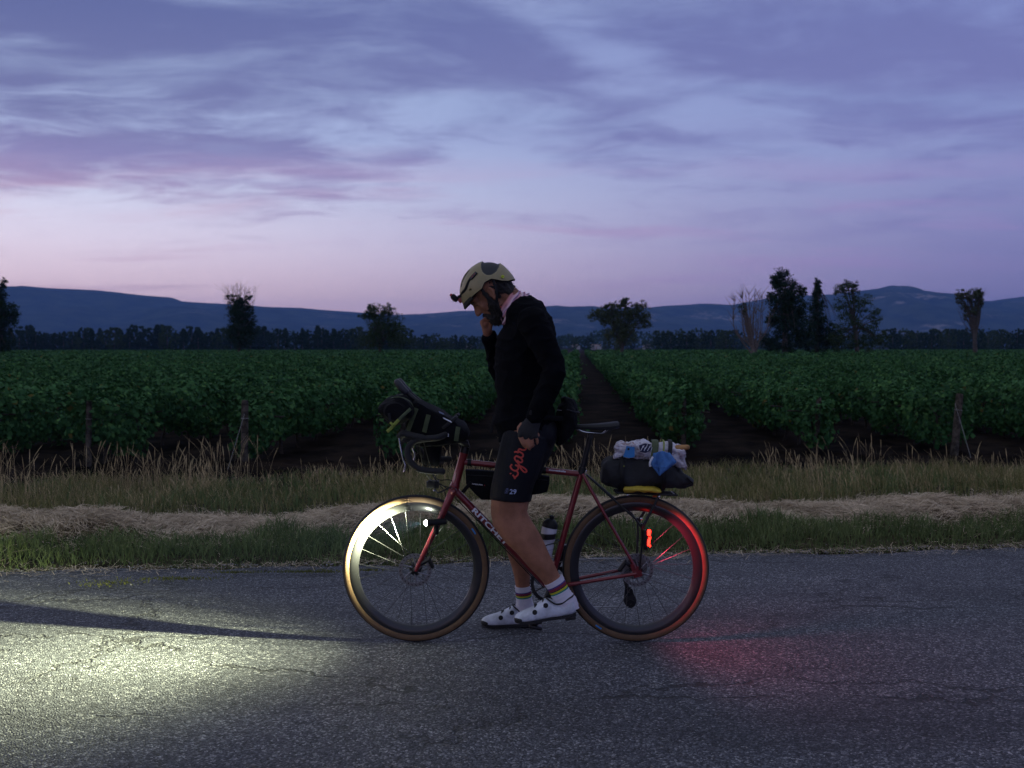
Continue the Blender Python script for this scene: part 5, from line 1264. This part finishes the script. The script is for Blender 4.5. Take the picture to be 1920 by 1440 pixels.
# --- jersey
def cut(keys, a, b): return keys[a:b]
JT = [(985, 806, 0, .166, .126), (985, 790, 0, .168, .134)] + TORSO[3:8]
jm = solid([limb(JT, 32, 6, .010), limb(ARM_N[:-1] + [(1004, 779, -.25, .028, .031)], 22, 6, .0085), limb(ARM_F[:-1] + [(918, 633, .10, .028, .030)], 22, 6, .0085),
            MB().ellipsoid(Q(1002, 604, -.17), (.062, .06, .055)), MB().ellipsoid(Q(984, 606, .17), (.062, .06, .055))], .0055, 5)
jm.update(); nrm = [v.normal.copy() for v in jm.vertices]
for v, n_ in zip(jm.vertices, nrm):           # folds: across the belly, round the elbow, down the sleeve
    p = v.co; w = noise.fractal(Vector((p.x*9, p.y*7, p.z*16)), .9, 2.0, 3)
    r_ = 1 - abs(noise.noise(Vector((p.x*11 + p.z*8, p.y*5, p.z*13 - p.x*6))))
    v.co += n_*(.0045*w + .007*(r_**6))
jersey = place(jm, 'jersey', m_jersey, rider)
# --- shorts
SH_N = LEG_N[:3] + [(957, 928, -.118, .078, .090), (956, 938, -.119, .075, .089)]
SH_F = LEG_F[:3] + [(965, 925, .155, .076, .082), (964, 936, .16, .073, .080)]
shm = solid([limb(TORSO[:4], 30, 6, .006), limb(SH_N, 26, 6, .006, caps=False), limb(SH_F, 26, 6, .006, caps=False), MB().ellipsoid(Q(1012, 812, -.06), (.085, .085, .095)), MB().ellipsoid(Q(1012, 812, .06), (.085, .085, .095))], .005, 3)
shm.update(); nrm = [v.normal.copy() for v in shm.vertices]
for v, n_ in zip(shm.vertices, nrm): v.co += n_*.0016*noise.fractal(Vector((v.co.x*20, v.co.y*8, v.co.z*12)), .9, 2, 3)
shorts = place(shm, 'shorts', m_short, rider)
MB().tube(path([Q(921, 934, -.10), Q(925, 935, -.17), Q(950, 937.5, -.197), Q(980, 939.5, -.178), Q(992, 940, -.12)], 4), .0022, 6).build('hem', m_short, rider)
# print on the near leg of the shorts
bvh = BVHTree.FromPolygons([v.co + ORG[rider.name] for v in shm.vertices], [tuple(p.vertices) for p in shm.polygons])
def on_cloth(px, py, lift=.0012):
    o = Vector((0, 0, CAM_H)); d = (Q(px, py) - o).normalized(); h = bvh.ray_cast(o, d)
    return (h[0] + h[1]*lift) if h[0] else Q(px, py, -.2)
def stroke(mb, pts, w):
    K = crom([(930 + x/9.6, 790 + y/9.6) for x, y in pts], 4); L = []; R = []
    for i, k in enumerate(K):
        t = K[min(i+1, len(K)-1)] - K[max(i-1, 0)]; n_ = np.array([-t[1], t[0]]); n_ /= np.linalg.norm(n_) + 1e-9
        L.append(on_cloth(*(k + n_*w/2), .0015 + .0002*(i % 3))); R.append(on_cloth(*(k - n_*w/2), .0015 + .0002*(i % 3)))
    n = len(L); mb.add(L + R, [(i, i+1, n+i+1, n+i) for i in range(n-1)])
mb = MB(); wd = 3.0
for st_ in ([(300, 965), (322, 990), (345, 1035)], [(345, 1005), (385, 970), (396, 935), (378, 900), (350, 888)], [(258, 930), (272, 946)],
            [(292, 775), (262, 812), (290, 862), (345, 890), (392, 868), (404, 835), (385, 805), (345, 785)], [(345, 788), (410, 800), (470, 818), (530, 860), (548, 900), (515, 915), (475, 885), (440, 835), (420, 790), (400, 752)],
            [(400, 752), (350, 695), (338, 655), (372, 625), (430, 650), (472, 695), (462, 735), (425, 735), (380, 700)], [(362, 618), (420, 648), (470, 645), (488, 612), (470, 575), (415, 545)],
            [(330, 560), (362, 548), (398, 562), (405, 520), (425, 498), (470, 515), (520, 515), (542, 480), (528, 442), (490, 432)]):
    stroke(mb, st_, wd)
mb.build('script_print', m_orange, shorts, False)
V, Fp = text_mesh('29', 1, .12, .012); V[:, 0] -= V[:, 0].min(); V[:, 0] *= 13.2/V[:, 0].max(); V[:, 1] -= V[:, 1].min(); V[:, 1] *= 9.4/V[:, 1].max()
MB().add([on_cloth(955 + x, 926.5 - y + x*.03, .0016) for x, y, _ in V], Fp).build('number_print', m_lblue, shorts, False)
mb = MB()
for k in range(4): stroke(mb, [(158 + k*14, 1300), (172 + k*14 + (6 if k % 2 else 0), 1250), (190 + k*9, 1205)], .6)
mb.build('crest_print', mat('dim_blue_print', (.10, .12, .24), .6), shorts, False)

# --- scarf round the neck
m_scarf = bpy.data.materials.new('striped_scarf'); m_scarf.use_nodes = True; q = N(m_scarf.node_tree); b = bsdf(m_scarf)
at = q.add('ShaderNodeAttribute', attribute_name='band').outputs['Fac']
cc = q.ramp(at, [(0, (.50, .40, .52)), (.12, (.18, .10, .20)), (.2, (.70, .44, .52)), (.34, (.30, .12, .20)), (.42, (.72, .56, .64)), (.56, (.66, .32, .38)), (.64, (.22, .12, .26)), (.70, (.70, .50, .58)), (.84, (.68, .32, .36)), (1, (.52, .20, .18))], 'LINEAR')
q.l.new(cc, b.inputs['Base Color']); b.inputs['Roughness'].default_value = .85
SCC = Q(960, 577); sd_ = Vector((.586, 0, .81)); sax = Vector((-.81, 0, .586))
def scarf_pt(t, a, inset=0.0):
    """t 0 on the shoulders .. 1 under the chin; a 0 = nape"""
    r_ = .102 - .030*t + .0045*math.sin(2*math.pi*3.6*t + 1.1*math.sin(2*a+.4) + .7*math.sin(3*a)) + .002*math.sin(9*a+4*t) - inset
    sag = .010*math.sin(a*1.0) + .004*math.sin(3*a+2*t)
    return SCC + sd_*(math.cos(a)*r_) + lat*(math.sin(a)*r_*.95) + sax*(-.030 + .072*t + sag*(1-t))
mb = MB(); NR, NAs = 26, 72; rings = [[scarf_pt(k/(NR-1), 2*math.pi*i/NAs) for i in range(NAs)] for k in range(NR)]
rings += [[scarf_pt(1.02, 2*math.pi*i/NAs, .008) for i in range(NAs)], [scarf_pt(.80, 2*math.pi*i/NAs, .014) for i in range(NAs)]]
sco = mb.loft(rings, cap=False).build('scarf', m_scarf, rider, sharp=0)
at_ = sco.data.attributes.new('band', 'FLOAT', 'POINT'); at_.data.foreach_set('value', [min(1, (i//NAs)/(NR-1)) + .03*math.sin(7*(i % NAs)/NAs*6.28) for i in range(len(sco.data.vertices))])
MB().tube([scarf_pt(1.0, a) + sax*.002 for a in np.linspace(2.0, 4.3, 24)], .0035, 8).build('scarf_edge', mat('orange_hem', (.62, .10, .04), .8), rider)

# --- glove on the near hand (fingers bare)
gl = solid([limb([(1004, 774, -.25, .0275, .0315), (1003, 780, -.25, .025, .031), (997, 796, -.253, .0205, .0395), (990, 810, -.256, .0185, .046), (989, 815, -.257, .0165, .0445)], 18, 4)]
           + [finger([k, l_], .0118) for k, l_ in (((977, 810, -.258), (975.5, 817, -.261)), ((985, 814, -.258), (986, 821, -.262)), ((994, 814, -.257), (996, 821, -.261)), ((1002, 812, -.255), (1005, 818, -.258)), ((989, 793, -.245), (981, 795, -.238)))], .0036, 2)
place(gl, 'glove', m_glove, rider)
MB().box(Q(1004, 777, -.281), (.058, .004, .020), Matrix.Rotation(.35, 3, 'Y'), .002).build('wrist_strap', m_vinyl, rider)
mb = MB()
for dx_, a in ((0, .5), (5, -.4), (9, .6)): mb.box(Q(1002 + dx_*.6, 772 + dx_*.3, -.2845), (.007, .0012, .0024), Matrix.Rotation(a, 3, 'Y'))
mb.build('glove_print', m_white, rider, False)

# --- socks with rainbow bands, shoes
q = N(m_sock.node_tree); b = bsdf(m_sock); at = q.add('ShaderNodeAttribute', attribute_name='band').outputs['Fac']
wht = (.60, .58, .66)
q.l.new(q.ramp(at, [(0, wht), (.545, wht), (.546, (.02, .20, .16)), (.585, (.48, .46, .02)), (.635, (.02, .015, .015)), (.655, (.20, .02, .045)), (.72, (.05, .03, .20)), (.755, wht), (1, wht)], 'CONSTANT'), b.inputs['Base Color'])
b.inputs['Roughness'].default_value = .9
bn = q.add('ShaderNodeBump'); bn.inputs['Strength'].default_value = .35; bn.inputs['Distance'].default_value = .004; q.l.new(q.noise(q.add('ShaderNodeTexCoord').outputs['Object'], 90, 4), bn.inputs['Height']); q.l.new(bn.outputs[0], b.inputs['Normal'])
def sock(keys, parent):
    """rings from the shoe up to the cuff; vertex attribute runs 0..1 along it"""
    K = crom(keys, 6); n = 24; mb = MB(); pts = [Q(*k[:3]) for k in K]
    for i_, k in enumerate(K):   # soft wrinkles
        w = .0012*math.sin(i_*2.1); k[3] += w; k[4] += w
    mb.tube(pts, [k[3] for k in K], n, rb=[k[4] for k in K], adir=(0, 1, 0))
    o = mb.build('sock', m_sock, parent, sharp=60); at_ = o.data.attributes.new('band', 'FLOAT', 'POINT')
    at_.data.foreach_set('value', [(i//n)/(len(K)-1) for i in range(len(o.data.vertices))])
    return o
sock([(1062, 1143, -.112, .034, .060), (1060, 1130, -.112, .037, .056), (1054, 1118, -.112, .038, .048), (1048, 1106, -.112, .0385, .0455), (1041, 1093, -.112, .0415, .0475), (1037.5, 1087, -.112, .0425, .0485)], rider)
sock([(985, 1152, .255, .034, .056), (984, 1140, .255, .037, .050), (983, 1128, .255, .037, .042), (982, 1116, .252, .037, .040), (981, 1106, .25, .0375, .040), (980.5, 1098, .248, .038, .041)], rider)

def shoe(heel, toe, yaw, near):
    L = (toe-heel).length; fx = (toe-heel).normalized(); sy = Vector((0, 1, 0)); sy = (sy - fx*sy.dot(fx)).normalized(); uz = fx.cross(sy)
    if uz.z < 0: uz = -uz
    def fp(t, s, u): return heel + fx*(t*L) + sy*s + uz*u
    ring_k = [(-.005, .014, .020, .066), (.0, .022, .014, .082), (.04, .031, .008, .094), (.10, .034, .004, .088), (.20, .035, .002, .072), (.30, .0355, .002, .074), (.40, .037, .002, .092), (.48, .040, .001, .093), (.58, .044, .0, .078), (.70, .0475, .0, .063), (.82, .046, .001, .053), (.91, .040, .003, .045), (.97, .030, .007, .036), (1.0, .015, .013, .026)]
    K = crom(ring_k, 3); rings = []
    for t, hw, b0, t0 in K:
        r = []; cz = b0 + (t0-b0)*.42
        for j in range(28):
            a = 2*math.pi*j/28; ca, sa = math.cos(a), math.sin(a)
            wd_ = hw*(math.copysign(abs(ca)**.75, ca)); z = cz + ((t0-cz) if sa > 0 else (cz-b0))*math.copysign(abs(sa)**.72, sa)
            wd_ *= 1 - .28*max(0, sa)**1.5
            r.append(fp(t, wd_, z))
        rings.append(r)
    up = MB().loft(rings).build('shoe', m_shoe, rider, sharp=70)
    # sole with heel block, cleat and toe bumper
    mb = MB(); rings = []
    for t, hw, b0, t0 in crom([(.0, .018, 0, 0), (.05, .031, 0, 0), (.2, .034, 0, 0), (.38, .033, 0, 0), (.6, .043, 0, 0), (.74, .0475, 0, 0), (.88, .043, 0, 0), (.97, .03, 0, 0), (1.005, .012, 0, 0)], 3):
        lift = .012*max(0, (t-.8)/.2)**2; rings.append([fp(t, y*(hw+.0015), z + lift) for y, z in ((-1, .010), (-.98, -.002), (-.6, -.007), (.6, -.007), (.98, -.002), (1, .010), (.5, .012), (-.5, .012))])
    mb.loft(rings)
    mb.box(fp(.10, 0, -.010), (.05, .05, .016), Matrix((fx, sy, uz)).transposed(), .004); mb.box(fp(.66, 0, -.011), (.055, .044, .010), Matrix((fx, sy, uz)).transposed(), .003)
    mb.build('sole', m_sole, up)
    tb = MB(); rings = []
    for t, hw, b0, t0 in K[-8:]:
        r = []; cz = b0 + (t0-b0)*.42; tl_h = (t0-b0)*(.30 + .55*max(0, (t-.84)/.16))
        for a in np.linspace(0, 2*math.pi, 29)[:-1]:
            ca, sa = math.cos(a), math.sin(a); z = cz + ((t0-cz) if sa > 0 else (cz-b0))*math.copysign(abs(sa)**.72, sa)
            wd_ = (hw+.0022)*math.copysign(abs(ca)**.75, ca)*(1 - .28*max(0, sa)**1.5)
            r.append(fp(t + .006*max(0, (t-.9)/.1), wd_, min(z, b0 + tl_h) - (.0015 if sa < 0 else 0)))
        rings.append(r)
    tb.loft(rings).build('toe_cap', m_sole, up)
    # collar lining
    col_pts = [fp(.03, -.024, .090), fp(.10, -.0305, .083), fp(.20, -.0315, .068), fp(.30, -.032, .068), fp(.38, -.030, .084), fp(.44, -.018, .098), fp(.46, 0, .102), fp(.44, .018, .098), fp(.38, .030, .084), fp(.30, .032, .068), fp(.20, .0315, .068), fp(.10, .0305, .083), fp(.03, .024, .090), fp(.0, 0, .092), fp(.03, -.024, .090)]
    MB().tube(path(col_pts, 4), .0038, 8).build('collar', m_sole, up)
    for t in (.47, .66):   # closure dials
        c = fp(t, -.0315 if t < .5 else -.040, .068 if t < .5 else .046); ax_ = (-sy + uz*.55).normalized()
        MB().lathe([(0, .007), (.0095, .007), (.0115, .004), (.0115, -.004), (0, -.004)], c, ax_, 20).build('dial', m_vinyl, up)
    for t0, t1 in ((.48, .50), (.62, .64)):
        MB().tube(path([fp(t0+.02, -.036, .062 if t0 < .5 else .045), fp(t0+.01, -.012, .089 if t0 < .5 else .073), fp(t1, .015, .088 if t0 < .5 else .072)], 4), .0075, 8, rb=.0016, adir=tuple(fx)).build('strap', m_sole, up)
    return up
shoe(Q(1080, 1152, -.115), Q(966, 1168, -.118), 0, True)
shoe(Q(1012, 1171, .255), Q(903, 1172, .265), 0, False)

# ================================================================== HELMET
hm = empty('helmet', hp(0, 0, .02), 'olive bike helmet with dark vents and a small front lamp', 'helmet')
m_shell = mat('olive_shell', (.285, .235, .115), .42, var=.08, vscale=20, coat=.15)
m_vent = mat('vent_dark', (.010, .011, .016), .5)
m_liner = mat('foam_liner', (.018, .016, .016), .85)
NA, NP_ = 168, 84
RIM = [(0, .045), (.5, .048), (.95, .050), (1.42, .048), (1.62, .062), (1.9, .055), (2.2, .016), (2.45, -.002), (3.1416, -.018)]
def rim_u(az):
    """rim height around the head: az 0 = forehead, pi = nape"""
    a = abs((az + math.pi) % (2*math.pi) - math.pi); return float(np.interp(a, [p[0] for p in RIM], [p[1] for p in RIM]))
RF, RB_, RS, RU = .137, .131, .101, .133; U0 = .030
def sgp(x, p): return math.copysign(abs(x)**p, x)
def sh(az, t, out=0.0):
    """t 0 at the crown .. 1 at the rim"""
    rear = max(0, -math.cos(az)); pw = 1 - .16*rear
    ru = rim_u(az); cz = sgp((ru - U0)/RU, 1/pw); thm = math.acos(max(-.95, min(.95, cz))); th = thm*t
    rf = RF if math.cos(az) > 0 else RB_
    ridge_ = .003*math.cos(4*az)*math.sin(th)**2
    sn = sgp(math.sin(th), pw); f = sn*math.cos(az)*(rf+out+ridge_); s_ = sn*math.sin(az)*(RS+out+ridge_); u = U0 + sgp(math.cos(th), pw)*(RU+out)
    return f, s_, u
def side_s(f, u, out=.003):
    """lateral position of the shell's side at (f, u)"""
    return -(RS+out)*math.sqrt(max(.02, 1 - (f/RF)**2 - ((u-U0)/RU)**2))
def in_vent(f, s_, u):
    """> 0 inside a vent opening (helmet coordinates: forward, lateral, up)"""
    a = abs(s_); v = -1
    v = max(v, 1 - ((f + .082 + .25*(u-.108))/.052)**2 - ((u - .112)/.046)**2)      # large side vents at the back of the crown
    if u > .1: v = max(v, 1 - ((f - .05)/.045)**2 - ((a - .030)/.009)**2)                         # two long slots over the brow
    if a < .012 and f < -.1: v = max(v, 1 - ((u - .06)/.03)**2 - (a/.010)**2)
    v = max(v, 1 - ((f - .067)/.007)**2 - ((u - .079)/.005)**2)
    return v
vo = []; flag = []
for j in range(NP_+1):
    for i in range(NA):
        az = 2*math.pi*i/NA; t = (j+.001)/NP_; f, s_, u = sh(az, t); inn = in_vent(f, s_, u)
        if inn > 0: f, s_, u = sh(az, t, -.009*min(1, inn*4))
        vo.append(hp(f, s_, u)); flag.append(inn > 0)
Fs, Fv = [], []
for j in range(NP_):
    for i in range(NA):
        k = (i+1) % NA; fc = (j*NA+i, j*NA+k, (j+1)*NA+k, (j+1)*NA+i)
        (Fv if sum(flag[x] for x in fc) >= 3 else Fs).append(fc)
lipo = len(vo)
rim_out = [NP_*NA + i for i in range(NA)]
inner = [hp(*sh(2*math.pi*i/NA, 1.0, -.016)) for i in range(NA)]; low = [hp(*sh(2*math.pi*i/NA, 1.015, -.006)) for i in range(NA)]
deep = [hp(*(lambda p: (p[0], p[1], p[2]+.02))(sh(2*math.pi*i/NA, .9, -.018))) for i in range(NA)]
shell = MB().add(vo, Fs).build('shell', m_shell, hm, sharp=50)
MB().add(vo, Fv).build('vent', m_vent, hm, sharp=50)
allv = [vo[x] for x in rim_out] + low + inner + deep
MB().add(allv, [(r_*NA+i, r_*NA+(i+1) % NA, (r_+1)*NA+(i+1) % NA, (r_+1)*NA+i) for r_ in range(3) for i in range(NA)]).build('liner', m_liner, hm)
# short visor, stickers, straps, lamp
mb = MB(); rings = []
for az in np.linspace(-.85, .85, 21):
    a = sh(az, .97, .001); b2 = sh(az, 1.0, .001); w = math.cos(az*1.5)**.6 if abs(az) < 1.04 else 0
    tip = (b2[0] + .008*w, b2[1]*1.02, b2[2] - .012*w)
    rings.append([hp(*a), hp(*tip), hp(tip[0] - .003, tip[1], tip[2] - .006), hp(b2[0] - .012, b2[1]*.93, b2[2] - .006)])
mb.loft(rings).build('visor', m_liner, hm)
c = hp(-.0905, side_s(-.0905, .0284, .004), .0284); nrm_ = (c - hp(-.05, 0, .03)).normalized()
st_ = MB().lathe([(0, .0012), (.0075, .0012), (.0075, -.004), (0, -.004)], c, nrm_, 20).build('sticker', mat('acid_yellow', (.50, .60, .02), .4), hm)
MB().box(c + nrm_*.0016, (.005, .0012, .003), Matrix.Rotation(.5, 3, 'Y')).build('sticker_mark', m_vinyl, st_, False)
# badge with a red squiggle on the strap above the brow
ca = hp(.012, side_s(.012, .120, .0045), .120); nb = (ca - hp(0, 0, .03)).normalized(); tb_ = nb.cross(lat).normalized(); ub = nb.cross(tb_)
bg_ = MB().plate([ca + tb_*x + ub*y for x, y in ((-.021, -.009), (.021, -.009), (.021, .009), (-.021, .009))], nb, .006).build('badge', m_vent, hm)
MB().tube([ca + nb*.0035 + tb_*x + ub*y for x, y in ((-.014, -.003), (-.006, .004), (.0, -.003), (.007, .004), (.014, -.002))], .0011, 5).build('badge_print', mat('red_print', (.45, .05, .08), .5), bg_)
# lamp strap and lamp
side = [hp(f, side_s(f, u), u) for f, u in ((.010, .122), (.040, .116), (.066, .104), (.086, .096), (.104, .094), (.116, .090))]
MB().tube(path(side + [hp(.128, -.028, .092), hp(.134, 0, .094)], 3), .0065, 6, rb=.0016, adir=tuple(upv)).build('lamp_strap', m_vinyl, hm)
MB().tube(path([Vector((p.x, 2*HC.y - p.y, p.z)) for p in side] + [hp(.128, .028, .092), hp(.134, 0, .094)], 3), .0065, 6, rb=.0016, adir=tuple(upv)).build('lamp_strap', m_vinyl, hm)
lc = hp(.148, 0, .102)
lamp = MB().box(lc, (.026, .050, .036), HR @ Matrix.Rotation(.15, 3, 'Y'), .006).build('lamp', m_vinyl, hm)
MB().box(hp(.134, 0, .076), (.022, .036, .022), HR, .004).build('lamp_bracket', mat('red_plastic', (.32, .05, .045), .4), lamp)
MB().box(hp(.152, 0, .123), (.014, .040, .010), HR @ Matrix.Rotation(.15, 3, 'Y'), .002).build('lamp_button', bpy.data.materials['red_plastic'], lamp)
MB().tube([hp(.160, 0, .102), hp(.164, 0, .102)], [.013, .011], 16).build('lamp_lens', mat('lamp_glass', (.25, .2, .25), .1), lamp)
for sg in (-1, 1):   # chin straps passing the ear
    MB().tube(path([hp(.024, sg*.082, .05), hp(.026, sg*.084, .0), hp(.022, sg*.080, -.05), hp(.03, sg*.060, -.112), hp(.045, sg*.02, -.142)], 4), .0075, 6, rb=.0012, adir=tuple(fw)).build('chin_strap', m_vinyl, hm)
    MB().tube(path([hp(-.045, sg*.086, .045), hp(-.022, sg*.090, -.01), hp(.010, sg*.082, -.045), hp(.022, sg*.081, -.052)], 4), .0065, 6, rb=.0012, adir=tuple(fw)).build('chin_strap', m_vinyl, hm)

# ================================================================== HIP PACK
hk = empty('hip_pack', Q(1055, 830, 0), 'black hip pack worn low on the rider\'s back above the saddle', 'bag')
K = [(1058, 748, 0, .05, .020), (1062, 756, 0, .085, .045), (1064, 775, 0, .10, .055), (1060, 800, 0, .10, .052), (1052, 822, 0, .085, .040), (1046, 832, 0, .05, .016)]
pk = solid([limb(K, 26, 6)], .005, 3); crumple(pk, .005, 16, 9); place(pk, 'pouch', m_fab, hk)
MB().tube(path([Q(1062, 768, -.112), Q(1078, 772, -.07), Q(1086, 773, 0), Q(1078, 772, .07), Q(1062, 768, .112)], 4), .004, 6).build('zip', m_vinyl, hk)
for sg in (-1, 1): MB().tube(path([Q(1058, 785, sg*.09), Q(1040, 784, sg*.135), Q(1015, 782, sg*.168), Q(990, 781, sg*.176)], 4), .012, 8, rb=.002, adir=(0, 0, 1)).build('belt', m_fab, hk)
MB().tube(path([Q(929, 778, -.03), Q(923, 795, -.035), Q(921, 812, -.03)], 4), .008, 6, rb=.0015, adir=(1, 0, 0)).build('belt_end', m_vinyl, hk)
MB().box(Q(1049, 769, -.108), (.022, .002, .004), Matrix.Rotation(.15, 3, 'Y')).build('tab', mat('grey_tab', (.10, .10, .11), .5), hk, False)
